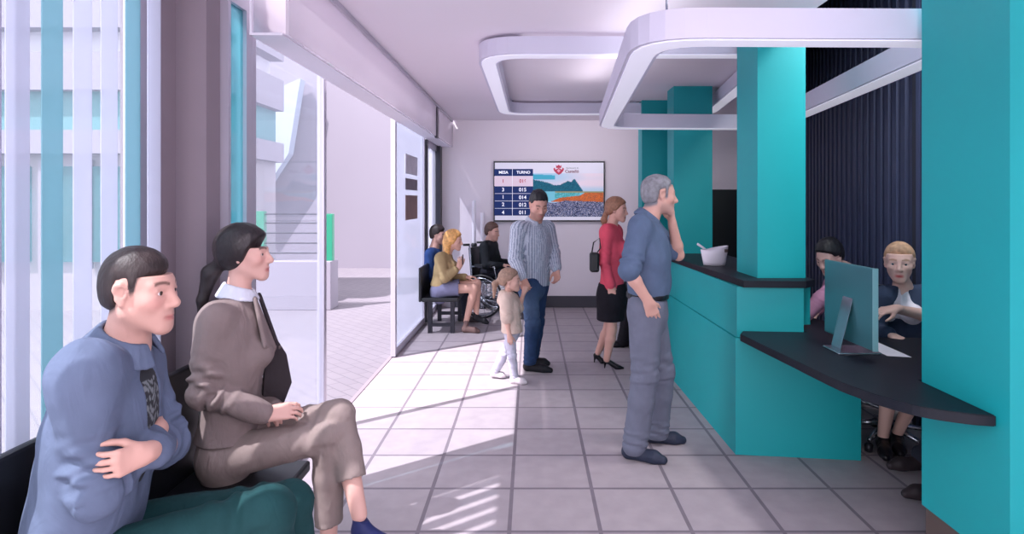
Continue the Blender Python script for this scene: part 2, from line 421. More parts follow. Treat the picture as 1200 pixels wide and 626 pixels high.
# ------------------------------------------------------------------ ceiling lamps
def rounded(quad, r, n=7):
    """plan outline with rounded corners; r corner radius"""
    out = []; N = len(quad)
    for i in range(N):
        p = Vector(quad[i]); a = (Vector(quad[i - 1]) - p).normalized(); b = (Vector(quad[(i + 1) % N]) - p).normalized()
        A, B = p + a * r, p + b * r
        for k in range(n):
            t = k / (n - 1); out.append((1 - t) ** 2 * A + 2 * t * (1 - t) * p + t * t * B)
    return out
def inset(quad, d):
    c = sum((Vector(q) for q in quad), Vector((0, 0))) / len(quad); N = len(quad); out = []
    for i in range(N):
        p = Vector(quad[i]); a = (Vector(quad[i - 1]) - p).normalized(); b = (Vector(quad[(i + 1) % N]) - p).normalized()
        s = abs(a.x * b.y - a.y * b.x); out.append(p + (a + b) * d / s)
    return out
M['lamp_glow'] = mat('lamp_diffuser', rgb(232, 230, 245), .6, emit=.25)
def ring_lamp(quad, wd, z0, z1, label, watt):
    c = sum((Vector(q) for q in quad), Vector((0, 0))) / 4
    t = empty('ceiling_lamp', (c.x, c.y, z0), label, 'lamp', None)
    o_, i_ = rounded(quad, .34), rounded(inset(quad, wd), .22)
    fr = MB().ring(o_, i_, z0 + .006, z1).build('lamp_frame', M['lamp_white'], t)
    MB().ring(rounded(inset(quad, .02), .33), rounded(inset(quad, wd - .02), .23), z0, z0 + .006).build('diffuser', M['lamp_glow'], t)
    mid = inset(quad, wd / 2)
    for i in (0, 3):                        # fill light added on top of the frame to brighten the ceiling
        a, b = mid[i], mid[(i + 1) % 4]; ln = (b - a).length
        ld = bpy.data.lights.new('ceiling_fill_light', 'AREA'); ld.shape = 'RECTANGLE'; ld.size = ln - .5; ld.size_y = wd * .6
        ld.energy = watt * ln; ld.color = (1, .95, 1)
        lo = bpy.data.objects.new('ceiling_fill_light', ld); C.objects.link(lo); lo.parent = t
        m_ = (a + b) / 2; lo.location = (m_.x - c.x, m_.y - c.y, z1 + .012 - z0); lo.rotation_euler = (math.pi, 0, -math.atan2(b.y - a.y, b.x - a.x))
    if z0 > 2.5:                            # extra light added behind the rear bar to brighten the back wall
        ld = bpy.data.lights.new('back_wall_fill_light', 'AREA'); ld.shape = 'RECTANGLE'; ld.size = 1.5; ld.size_y = .08; ld.energy = 8; ld.color = (1, .95, 1)
        lo = bpy.data.objects.new('back_wall_fill_light', ld); C.objects.link(lo); lo.parent = t
        lo.location = (0, quad[2][1] + .03 - c.y, .06); lo.rotation_euler = (math.radians(78), 0, 0)
    for q in inset(quad, wd / 2 + .10):
        MB().tube([(q[0], q[1], z1), (q[0], q[1], CEIL)], .006, 8).build('rod', M['steel'], t)
ring_lamp([(.47, 2.79), (2.16, 2.82), (2.60, 6.45), (.70, 6.37)], .16, 2.34, 2.485, 'large white rounded ring lamp hanging lower, in front of the teal columns', .75)
ring_lamp([(-.40, 4.36), (1.88, 4.36), (2.25, 7.5), (-.39, 7.5)], .15, 2.645, 2.775, 'flat white ring lamp close under the ceiling, farther back towards the wall screen', .04)

# ------------------------------------------------------------------ teal columns and counter
def column(x0, x1, y0, y1, z0, z1, label, poly=None):
    b = MB(); b.prism(poly, z0, z1) if poly else b.box(x0, x1, y0, y1, z0, z1)
    return tag(b.build('teal_column', M['teal'], origin=((x0 + x1) / 2, (y0 + y1) / 2, z0)), label, 'column')
column(1.46, 1.77, 3.93, 4.32, 1.10, CEIL, 'wide teal column rising from the counter top to the ceiling')
column(1.50, 1.905, 6.40, 6.70, 0, CEIL, 'narrower teal column behind the counter, with the white bowl in front')
column(1.33, 1.66, 7.30, 7.55, 0, CEIL, 'rearmost teal column, nearest the wall screen')
pr = empty('partition', (2.3, 2.5, 0), 'large teal partition at the right edge, floor to ceiling on a brown plinth', 'partition')
MB().box(1.775, 3.2, 2.26, 2.77, .22, 4.38).build('panel', M['teal'], pr)
MB().box(1.79, 3.18, 2.30, 2.765, 0, .22).build('plinth', M['plinth'], pr)
dk = MB().box(1.95, 3.05, 7.2, 7.26, 0, 1.73, .004).build('screen_panel', M['black'], origin=(2.6, 7.2, 0))
tag(dk, 'black half height screen panel standing behind the counter columns', 'panel')

ct = empty('reception_counter', (1.6, 4.6, 0), 'teal reception counter with black raised top along the tiled aisle', 'counter')
low = [(1.289, 3.84), (2.03, 3.75), (2.03, 4.15), (1.70, 4.15), (1.70, 5.7), (1.265, 5.7)]
MB().prism(low, 0, .733).build('lower_body', M['teal'], ct)
MB().prism([(1.30, 3.85), (1.70, 3.80), (1.70, 5.7), (1.272, 5.7)], .737, 1.055).build('upper_body', M['teal'], ct)
MB().prism([(1.70, 3.93), (1.80, 3.93), (1.80, 4.33), (1.70, 4.33)], .80, 1.055).build('end_cheek', M['teal'], ct)
top_poly = [(1.325, 3.80), (1.705, 3.775), (1.80, 3.86), (1.80, 4.4), (1.80, 5.75), (1.225, 5.75)]
MB().prism(top_poly, 1.057, 1.10, .003).build('counter_top', M['black_top'], ct)

ds = empty('desk', (1.9, 3.2, 0), 'curved black desk top running from the teal counter to the partition', 'desk')
edge = [(1.285, 3.745), (1.30, 3.60), (1.322, 3.40), (1.347, 3.19), (1.392, 2.80), (1.425, 2.67), (1.463, 2.565), (1.549, 2.43), (1.677, 2.35), (1.772, 2.325)]
def smooth_curve(pts, n=6):
    out = []
    for i in range(len(pts) - 1):
        p0, p1, p2, p3 = pts[max(i - 1, 0)], pts[i], pts[i + 1], pts[min(i + 2, len(pts) - 1)]
        for k in range(n):
            t = k / n
            out.append(tuple(0.5 * ((2 * p1[j]) + (-p0[j] + p2[j]) * t + (2 * p0[j] - 5 * p1[j] + 4 * p2[j] - p3[j]) * t * t + (-p0[j] + 3 * p1[j] - 3 * p2[j] + p3[j]) * t ** 3) for j in (0, 1)))
    out.append(pts[-1]); return out
dpoly = smooth_curve(edge) + [(1.772, 2.785), (2.9, 2.785), (2.9, 3.62), (2.06, 3.66), (1.96, 4.36), (1.715, 4.36), (1.712, 3.80), (1.33, 3.83)]
MB().prism(dpoly, .737, .780, .003).build('desk_top', M['black_top'], ds)
for x, y in ((2.80, 2.95), (2.80, 3.5)):
    MB().box(x - .03, x + .03, y - .03, y + .03, 0, .737).build('leg', M['dark_metal'], ds)

# lamp added out of view above the desk to brighten the clerk
dl = empty('fill_lamp', (2.15, 3.25, 3.3), 'added unseen fill lamp hanging high over the black desk behind the partition', 'lamp')
MB().lathe([(.10, .0), (.11, .02), (.11, .14), (.03, .17), (.012, .18), (.012, 1.1)], (2.15, 3.25, 3.3), 24).build('fill_lamp_housing', M['lamp_white'], dl)
ld = bpy.data.lights.new('clerk_fill_light', 'AREA'); ld.shape = 'DISK'; ld.size = .5; ld.energy = 42; ld.color = (1, .96, .98)
lo = bpy.data.objects.new('clerk_fill_light', ld); C.objects.link(lo); lo.parent = dl; lo.location = (0, 0, -.02); lo.rotation_euler = (math.radians(8), 0, 0)

# monitor (its back to the aisle)
mo = empty('monitor', (1.76, 3.33, .78), 'flat dark teal monitor seen from behind on the curved black desk', 'monitor')
M['mon_back'] = mat('monitor_back', rgb(76, 134, 142), .3, .5, noise=(2, .1))
M['mon_edge'] = mat('monitor_edge', rgb(140, 194, 200), .35, .4)
def yawbox(x0, x1, y0, y1, z0, z1, bev, a, piv):
    return MB().box(x0, x1, y0, y1, z0, z1, bev, rot=a, piv=piv)
pv = (1.74, 3.33, 0)
yawbox(1.725, 1.745, 3.09, 3.57, .835, 1.255, .004, .03, pv).build('housing', M['mon_back'], mo)
yawbox(1.7455, 1.752, 3.095, 3.565, .845, 1.25, 0, .03, pv).build('screen', M['black'], mo)
yawbox(1.722, 1.75, 3.084, 3.0895, .835, 1.255, 0, .03, pv).build('edge_band', M['mon_edge'], mo)
MB().slab([(1.66, 3.27, .79), (1.66, 3.37, .79), (1.724, 3.37, 1.06), (1.724, 3.27, 1.06)], (.0, 0, .014)).build('stand', M['steel'], mo)
MB().box(1.63, 1.86, 3.23, 3.41, .78, .792, .004).build('base', M['steel'], mo)
pp = MB().prism([(1.90, 3.60), (2.0, 3.58), (1.985, 3.18), (1.875, 3.21)], .7815, .7835).build('paper_sheet', M['paper'], origin=(1.95, 3.4, .7815))
tag(pp, 'white sheet of paper lying on the black desk behind the monitor', 'paper')
M['orange'] = mat('white_ceramic', rgb(222, 216, 226), .35)
bw = empty('bowl', (1.42, 4.72, 1.10), 'white angular bowl on the black counter top', 'bowl')
bx = MB()
bx.lathe([(.066, 0), (.082, .0), (.088, .03), (.098, .08), (.106, .128), (.100, .130), (.092, .09), (.080, .03), (.06, .012)], (1.42, 4.72, 1.10), 40, 1.0, .62)
for v in bx.b.verts:
    if v.co.z > 1.15: v.co.z += .022 * max(-.4, min(1, (v.co.x - 1.42) / .1)) * (v.co.z - 1.15) / .08
bx.build('bowl_body', M['orange'], bw)
MB().box(1.478, 1.50, 4.64, 4.655, 1.205, 1.228).build('rim_mark', M['plinth'], bw)
sp = MB().tube([P(832, 298, 4.72), P(825, 291, 4.70), P(817.5, 286, 4.68)], [.008, .008, .009], 10).build('spoon', M['orange'], origin=P(832, 298, 4.72))
tag(sp, 'white spoon handle sticking up out of the bowl on the counter', 'spoon')

# ------------------------------------------------------------------ wall screen
tv = empty('wall_screen', (.28, 9.10, 1.75), 'wide information screen with queue numbers and a landscape on the back wall', 'screen')
X0, X1, Z0, Z1 = -.555, 1.105, 1.285, 2.185; Y = 9.10
MB().box(X0, X1, Y, 9.15, Z0, Z1, .004).build('housing', M['black'], tv)
E = lambda n, c, s=.80: mat(n, c, .5, emit=s, spec=.2)
def tvp(u, v, d): return (X0 + .012 + (u - 75) / 880 * (X1 - X0 - .024), Y - d, Z1 - .012 - (v - 74) / 474 * (Z1 - Z0 - .024))
def rect(u0, v0, u1, v1, d): a, b = tvp(u0, v1, d), tvp(u1, v0, d); return MB().box(a[0], b[0], Y - d, Y - d + .002, a[2], b[2])
rect(79, 79, 951, 543, .002).build('screen', E('screen_white', rgb(214, 212, 226), .22), tv)
nv = E('screen_navy', rgb(24, 42, 92), .35); wt = E('screen_text', rgb(232, 232, 242), .35); rd = E('screen_red', rgb(170, 60, 84), .3)
rect(75, 130, 385, 186, .004).build('table_header', nv, tv)
for i in range(4):
    v0 = 270 + i * 60
    rect(75, v0, 385, v0 + 56, .004).build('table_row', nv, tv)
rect(75, 188, 385, 268, .004).build('highlight_row', E('screen_pale', rgb(220, 200, 214), .22), tv)
rect(218, 130, 221, 508, .005).build('column_line', wt, tv)
for s_, u, v, q, m_ in (('MESA', 148, 158, .058, wt), ('TURNO', 308, 158, .058, wt), ('1', 145, 228, .07, rd), ('016', 303, 228, .07, rd), ('3', 145, 298, .075, wt), ('015', 302, 298, .075, wt),
                        ('1', 145, 357, .075, wt), ('014', 302, 360, .075, wt), ('2', 145, 417, .075, wt), ('012', 302, 420, .075, wt), ('4', 145, 482, .075, wt), ('011', 302, 482, .075, wt)):
    text_part('lettering', s_, q, tvp(u, v, .0065), m_, tv, bold=.0016)
def landscape(S, T):
    u = 385 + S * 565; v = 515 - T * 350
    c = np.zeros(S.shape + (3,))
    L3 = lambda r, g, b: np.array([lin(r), lin(g), lin(b)])
    rs = np.random.RandomState(4); nz = rs.rand(*S.shape)
    c[:] = L3(170, 205, 228)
    cl = np.clip((u - 560) / 260, 0, 1) * np.clip((330 - v) / 150, .0, 1) + .6 * np.exp(-((v - 250) / 30) ** 2)
    c += (L3(228, 214, 226) - c) * np.clip(cl, 0, 1)[..., None]
    c[(v < 215) & (u < 560) & (v > 172 + (u - 385) * .05)] = L3(70, 170, 196)
    ridge = np.interp(u, [385, 400, 440, 500, 560, 600, 640, 665, 690, 712, 722, 740, 765, 790, 960], [215, 218, 225, 240, 262, 258, 240, 226, 236, 212, 214, 240, 275, 312, 320])
    mt = (v > ridge + (nz - .5) * 5) & (v < 318)
    c[mt] = L3(22, 88, 112)
    c[mt & (nz > .6)] = L3(34, 112, 132)
    wa = (v >= 312) & (v < 392); c[wa] = L3(120, 196, 214)
    c[wa & (u > 560) & (u < 760) & (v < 365) & (nz > .3)] = L3(70, 168, 170)
    og = (v > np.interp(u, [385, 540, 600, 760, 800, 960], [395, 388, 362, 345, 322, 318])) & (v < 396) & (u > 530)
    c[og] = L3(214, 112, 54); c[og & (nz > .7)] = L3(150, 84, 70)
    gr = (v >= 312) & (v < 322) & (u > 560); c[gr] = L3(150, 150, 110)
    cr = v >= np.interp(u, [385, 480, 560, 640, 960], [400, 396, 405, 385, 396])
    c[cr] = L3(56, 66, 104); c[cr & (nz > .55)] = L3(128, 136, 170); c[cr & (nz > .86)] = L3(196, 190, 206); c[cr & (nz < .2)] = L3(24, 30, 58)
    return c
a_, b_ = tvp(385, 515, .0042), tvp(950, 165, .0042)
me = grid_mesh('landscape_picture', a_, (b_[0] - a_[0], 0, 0), (0, 0, b_[2] - a_[2]), 150, 96, landscape)
link_mesh('landscape_picture', me, mat('screen_picture', (1, 1, 1, 1), 0.5, emit=.16, vcol=True, spec=.2), tv)
cr = MB()
def crest(pts, d=.0065): cr.slab([tvp(u, v, d) for u, v in pts], (0, .002, 0))
crest([(591, 122), (630, 142), (612, 165), (592, 178), (572, 165), (552, 142)])
crest([(568, 98), (578, 106), (591, 95), (604, 106), (614, 98), (611, 122), (571, 122)])
crest([(548, 128), (560, 118), (566, 140), (556, 150)]); crest([(634, 128), (622, 118), (616, 140), (626, 150)])
cr.build('crest', rd, tv)
MB().slab([tvp(591, 130, .008), tvp(606, 143, .008), tvp(591, 160, .008), tvp(576, 143, .008)], (0, .0015, 0)).build('crest_shield', E('screen_pink', rgb(206, 150, 170), .3), tv)
gy = E('screen_grey', rgb(110, 108, 124), .2)
text_part('lettering', 'Ajuntament de', .032, tvp(648, 122, .0065), gy, tv, 'LEFT')
text_part('lettering', 'Castelló', .062, tvp(642, 150, .0065), E('screen_maroon', rgb(120, 74, 92), .2), tv, 'LEFT', .0012)

# notices on the far door leaf
for i, (z0, z1, c_, nm) in enumerate(((1.90, 2.12, rgb(214, 210, 220), 'pale notice sheet stuck highest on the far glass door leaf'),
                                      (1.72, 1.85, rgb(120, 112, 122), 'grey notice strip in the middle on the far glass door leaf'),
                                      (1.38, 1.66, rgb(140, 112, 110), 'brownish poster stuck lowest on the far glass door leaf'))):
    o = MB().box(-1.388, -1.384, 6.75, 7.45, z0, z1).build('notice', mat('notice_%d' % i, c_, .7, noise=(6, .15)), origin=(-1.386, 7.1, z0))
    tag(o, nm, 'notice')

# stanchion posts by the back wall
for i, (px, topy, nm) in enumerate(((555.5, 235, 'taller white queue post with a black ring beside the waiting bench'), (565.5, 249, 'shorter white queue post just left of the wheelchair'))):
    p = P(px, topy, 9.04); q = empty('queue_post', (p.x, 9.04, 0), nm, 'post')
    MB().lathe([(.028, .03), (.028, p.z - .02), (.02, p.z)], (p.x, 9.04, 0), 16).build('tube', M['white'], q)
    MB().lathe([(.055, 0), (.055, .02), (.03, .04)], (p.x, 9.04, 0), 24).build('foot', M['dark_metal'], q)
    if i == 0: MB().lathe([(.034, .90), (.045, .92), (.045, .95), (.034, .97)], (p.x, 9.04, 0), 16).build('ring', M['black'], q)

# benches
def bench(x0, x1, y0, y1, seat, back, label):
    t = empty('bench', ((x0 + x1) / 2, (y0 + y1) / 2, 0), label, 'bench')
    MB().box(x0, x1, y0, y1, seat - .05, seat, .012).build('seat', M['black'], t)
    if back: MB().box(x0 - .035, x0 + .0, y0, y1, seat - .05, back, .012).build('backrest', M['black'], t)
    for y in (y0 + .12, y1 - .12):
        MB().box(x0 + .06, x0 + .11, y - .025, y + .025, 0, seat - .05).build('leg', M['dark_metal'], t)
        MB().box(x1 - .11, x1 - .06, y - .025, y + .025, 0, seat - .05).build('leg', M['dark_metal'], t)
        MB().box(x0 + .11, x1 - .11, y - .02, y + .02, .08, .12).build('rail', M['dark_metal'], t)
    return t
bench(-1.44, -.98, 1.35, 2.72, .445, .90, 'black bench with backrest under the two seated people in the foreground')
bench(-1.30, -.86, 7.25, 8.25, .44, .80, 'black waiting bench by the far glass wall under the blonde woman')
# ------------------------------------------------------------------ sculpting by distance field: smooth unions of tapered limbs, meshed as ONE closed surface
V3 = lambda *a: np.array(a, dtype=np.float64)
def nrm(v):
    v = np.asarray(v, float); return v / max(1e-9, np.linalg.norm(v))
def lerp(a, b, t): return np.asarray(a) * (1 - t) + np.asarray(b) * t
def rot_about(v, ax, a):
    ax = nrm(ax); v = np.asarray(v, float)
    return v * math.cos(a) + np.cross(ax, v) * math.sin(a) + ax * np.dot(ax, v) * (1 - math.cos(a))

class Vol:
    def __init__(s, lo, hi, vox):
        s.lo = np.asarray(lo, float); s.vox = vox
        s.n = np.maximum(4, np.ceil((np.asarray(hi, float) - s.lo) / vox).astype(int) + 1)
        s.f = np.full(s.n, 0.4, np.float32)
    def _sub(s, lo, hi):
        a = np.clip(np.floor((np.asarray(lo) - s.lo) / s.vox).astype(int), 0, s.n - 1)
        b = np.clip(np.ceil((np.asarray(hi) - s.lo) / s.vox).astype(int) + 1, 1, s.n)
        if np.any(b - a < 1): return None
        ax = [(s.lo[i] + s.vox * np.arange(a[i], b[i])).astype(np.float32) for i in range(3)]
        return tuple(slice(a[i], b[i]) for i in range(3)), ax[0][:, None, None], ax[1][None, :, None], ax[2][None, None, :]
    def _mix(s, sl, d, k, op):
        g = s.f[sl]
        if op == 'sub':
            d = -d; h = np.clip(k - np.abs(g - d), 0, None) / max(k, 1e-6); s.f[sl] = np.maximum(g, d) + h * h * k * .25
        else:
            h = np.clip(k - np.abs(g - d), 0, None) / max(k, 1e-6); s.f[sl] = np.minimum(g, d) - h * h * k * .25
    def cap(s, a, b, ra, rb=None, k=.02, flat=None, op='add', fold=None):
        """tapered limb a-b; flat=(direction, ratio) squeezes it along direction; fold=(height, waves, where) adds cloth folds round it"""
        rb = ra if rb is None else rb
        a = np.asarray(a, float); b = np.asarray(b, float); R = max(ra, rb) + k + 3 * s.vox + .012
        S = s._sub(np.minimum(a, b) - R, np.maximum(a, b) + R)
        if S is None: return s
        sl, X, Y, Z = S; ba = b - a; L2 = float(ba @ ba) + 1e-12
        qx, qy, qz = X - a[0], Y - a[1], Z - a[2]
        t = np.clip((qx * ba[0] + qy * ba[1] + qz * ba[2]) / L2, 0, 1)
        qx, qy, qz = qx - t * ba[0], qy - t * ba[1], qz - t * ba[2]
        r = ra + (rb - ra) * t
        if flat:
            n = nrm(flat[0]); c = flat[1]; qn = qx * n[0] + qy * n[1] + qz * n[2]
            d2 = qx * qx + qy * qy + qz * qz - qn * qn
            d = np.sqrt(np.maximum(d2, 0) + (qn / c) ** 2) - r
            d = np.where(d > 0, d * .85, d * c)
        else:
            d = np.sqrt(qx * qx + qy * qy + qz * qz) - r
        if fold:
            h, wv, where = fold; L = math.sqrt(L2); u = nrm(np.cross(ba, [.3, .5, .81])); v = nrm(np.cross(ba, u))
            an = np.arctan2(qx * u[0] + qy * u[1] + qz * u[2], qx * v[0] + qy * v[1] + qz * v[2])
            env = np.exp(-((t - where) / .28) ** 2)
            d = d - h * env * (np.sin(t * wv * 6.28 + 1.6 * np.sin(an + 3 * t) + 1.1 * np.sin(2 * an + 1)) * .7 + .3 * np.sin(t * wv * 10.1 + 3 * np.sin(an)))
        s._mix(sl, d.astype(np.float32), k, op); return s
    def ell(s, c, r, R=None, k=.02, op='add'):
        """ellipsoid; R columns are its axes"""
        c = np.asarray(c, float); r = np.asarray(r, float); R = np.eye(3) if R is None else R
        m = max(r) + k + 3 * s.vox
        S = s._sub(c - m, c + m)
        if S is None: return s
        sl, X, Y, Z = S; q = (X - c[0], Y - c[1], Z - c[2]); k0 = 0; k1 = 0
        for i in range(3):
            w_ = q[0] * R[0, i] + q[1] * R[1, i] + q[2] * R[2, i]
            k0 = k0 + (w_ / r[i]) ** 2; k1 = k1 + (w_ / r[i] ** 2) ** 2
        k0 = np.sqrt(k0); k1 = np.sqrt(k1); d = k0 * (k0 - 1) / np.maximum(k1, 1e-6)
        s._mix(sl, d.astype(np.float32), k, op); return s
    def cut(s, p, n, k=.004):
        """keep the side that n points away from"""
        n = nrm(n); sl, X, Y, Z = s._sub(s.lo, s.lo + s.n * s.vox)
        d = ((X - p[0]) * n[0] + (Y - p[1]) * n[1] + (Z - p[2]) * n[2]).astype(np.float32)
        s.f = np.maximum(s.f, d); return s
    def field(s, fn, op='max'):
        sl, X, Y, Z = s._sub(s.lo, s.lo + s.n * s.vox); d = fn(X, Y, Z).astype(np.float32)
        s.f = np.maximum(s.f, d) if op == 'max' else s.f + d; return s
    def wrinkle(s, amp, freq, seed=1, stretch=(1, 1, .45)):
        rs = np.random.RandomState(seed); sl, X, Y, Z = s._sub(s.lo, s.lo + s.n * s.vox); acc = 0
        X, Y, Z = X * stretch[0], Y * stretch[1], Z * stretch[2]
        for i in range(5):
            q = nrm(rs.randn(3)) * freq * (0.6 + .45 * i); q2 = nrm(rs.randn(3)) * freq * .5
            acc = acc + np.sin(q[0] * X + q[1] * Y + q[2] * Z + 1.4 * np.sin(q2[0] * X + q2[1] * Y + q2[2] * Z + i) + i * 2.1) / (1 + .5 * i)
        s.f = s.f + np.where(np.abs(s.f) < .06, amp * .45 * acc, 0).astype(np.float32); return s
    def mesh(s, smooth=1):
        """surface nets: (points, quads)"""
        f = s.f; f[0] = f[-1] = .4; f[:, 0] = f[:, -1] = .4; f[:, :, 0] = f[:, :, -1] = .4
        g = f < 0; cnt = np.zeros(np.array(f.shape) - 1, np.int8)
        for i in (0, 1):
            for j in (0, 1):
                for l in (0, 1):
                    cnt += g[i:f.shape[0] - 1 + i, j:f.shape[1] - 1 + j, l:f.shape[2] - 1 + l]
        act = np.argwhere((cnt > 0) & (cnt < 8)); idx = np.full(cnt.shape, -1, np.int32)
        idx[act[:, 0], act[:, 1], act[:, 2]] = np.arange(len(act))
        acc = np.zeros((len(act), 3)); nn = np.zeros(len(act))
        cor = [(i, j, l) for i in (0, 1) for j in (0, 1) for l in (0, 1)]
        val = {c: f[act[:, 0] + c[0], act[:, 1] + c[1], act[:, 2] + c[2]] for c in cor}
        for c in cor:
            for a in range(3):
                if c[a] == 0:
                    e = list(c); e[a] = 1; e = tuple(e); va, vb = val[c], val[e]; on = (va < 0) != (vb < 0)
                    t = np.where(on, va / np.where(on, va - vb, 1), 0); p = np.zeros((len(act), 3)); p[:] = c; p[:, a] = t
                    acc += p * on[:, None]; nn += on
        co = s.lo + s.vox * (act + acc / np.maximum(nn, 1)[:, None]); Q = []
        for a in range(3):
            b_, c_ = (a + 1) % 3, (a + 2) % 3
            lo_ = [slice(None)] * 3; hi_ = [slice(None)] * 3; lo_[a] = slice(0, -1); hi_[a] = slice(1, None)
            ed = g[tuple(lo_)] != g[tuple(hi_)]; e = np.argwhere(ed)
            e = e[(e[:, b_] > 0) & (e[:, c_] > 0) & (e[:, b_] < f.shape[b_] - 1) & (e[:, c_] < f.shape[c_] - 1)]
            def at(db, dc):
                q = e.copy(); q[:, b_] += db; q[:, c_] += dc; return idx[q[:, 0], q[:, 1], q[:, 2]]
            q = np.stack([at(-1, -1), at(0, -1), at(0, 0), at(-1, 0)], 1); flip = ~g[e[:, 0], e[:, 1], e[:, 2]]
            q[flip] = q[flip][:, ::-1]; Q.append(q)
        Q = np.concatenate(Q); Q = Q[(Q >= 0).all(1)]
        for _ in range(smooth):
            sm = np.zeros_like(co); ct = np.zeros(len(co))
            for i in range(4):
                for j in ((i + 1) % 4, (i + 3) % 4):
                    np.add.at(sm, Q[:, i], co[Q[:, j]]); np.add.at(ct, Q[:, i], 1)
            ok = ct > 0; co[ok] = co[ok] * .5 + .5 * sm[ok] / ct[ok][:, None]
        return co, Q

def vol_obj(v, name, m, parent=None, origin=None, colf=None, smooth=1):
    co, Q = v.mesh(smooth); col = None
    if colf is not None:
        col = np.ones((len(co), 4)); col[:, :3] = colf(co)
    return link_mesh(name, np_mesh(name, co, Q, col), m, parent, origin)

# ------------------------------------------------------------------ people
SKIN_DEF = rgb(206, 164, 148)[:3]
MS = mat('skin', (1, 1, 1, 1), .5, vcol=True, spec=.35, bump=(180, .08))
MCOL = {}
def cloth(name, c, noise=(14, .08), bump=(420, .12), rough=.85):
    if name not in MCOL: MCOL[name] = mat(name, c, rough, noise=noise, bump=bump, crease=(12, .42, .02), spec=.25)
    return MCOL[name]
def hair_mat(name, c):
    if name not in MCOL: MCOL[name] = mat(name, c, .5, noise=(40, .3), bump=(160, .5, (1, 1, .25)), spec=.4)
    return MCOL[name]
MEYE = mat('eye', (1, 1, 1, 1), .15, vcol=True)

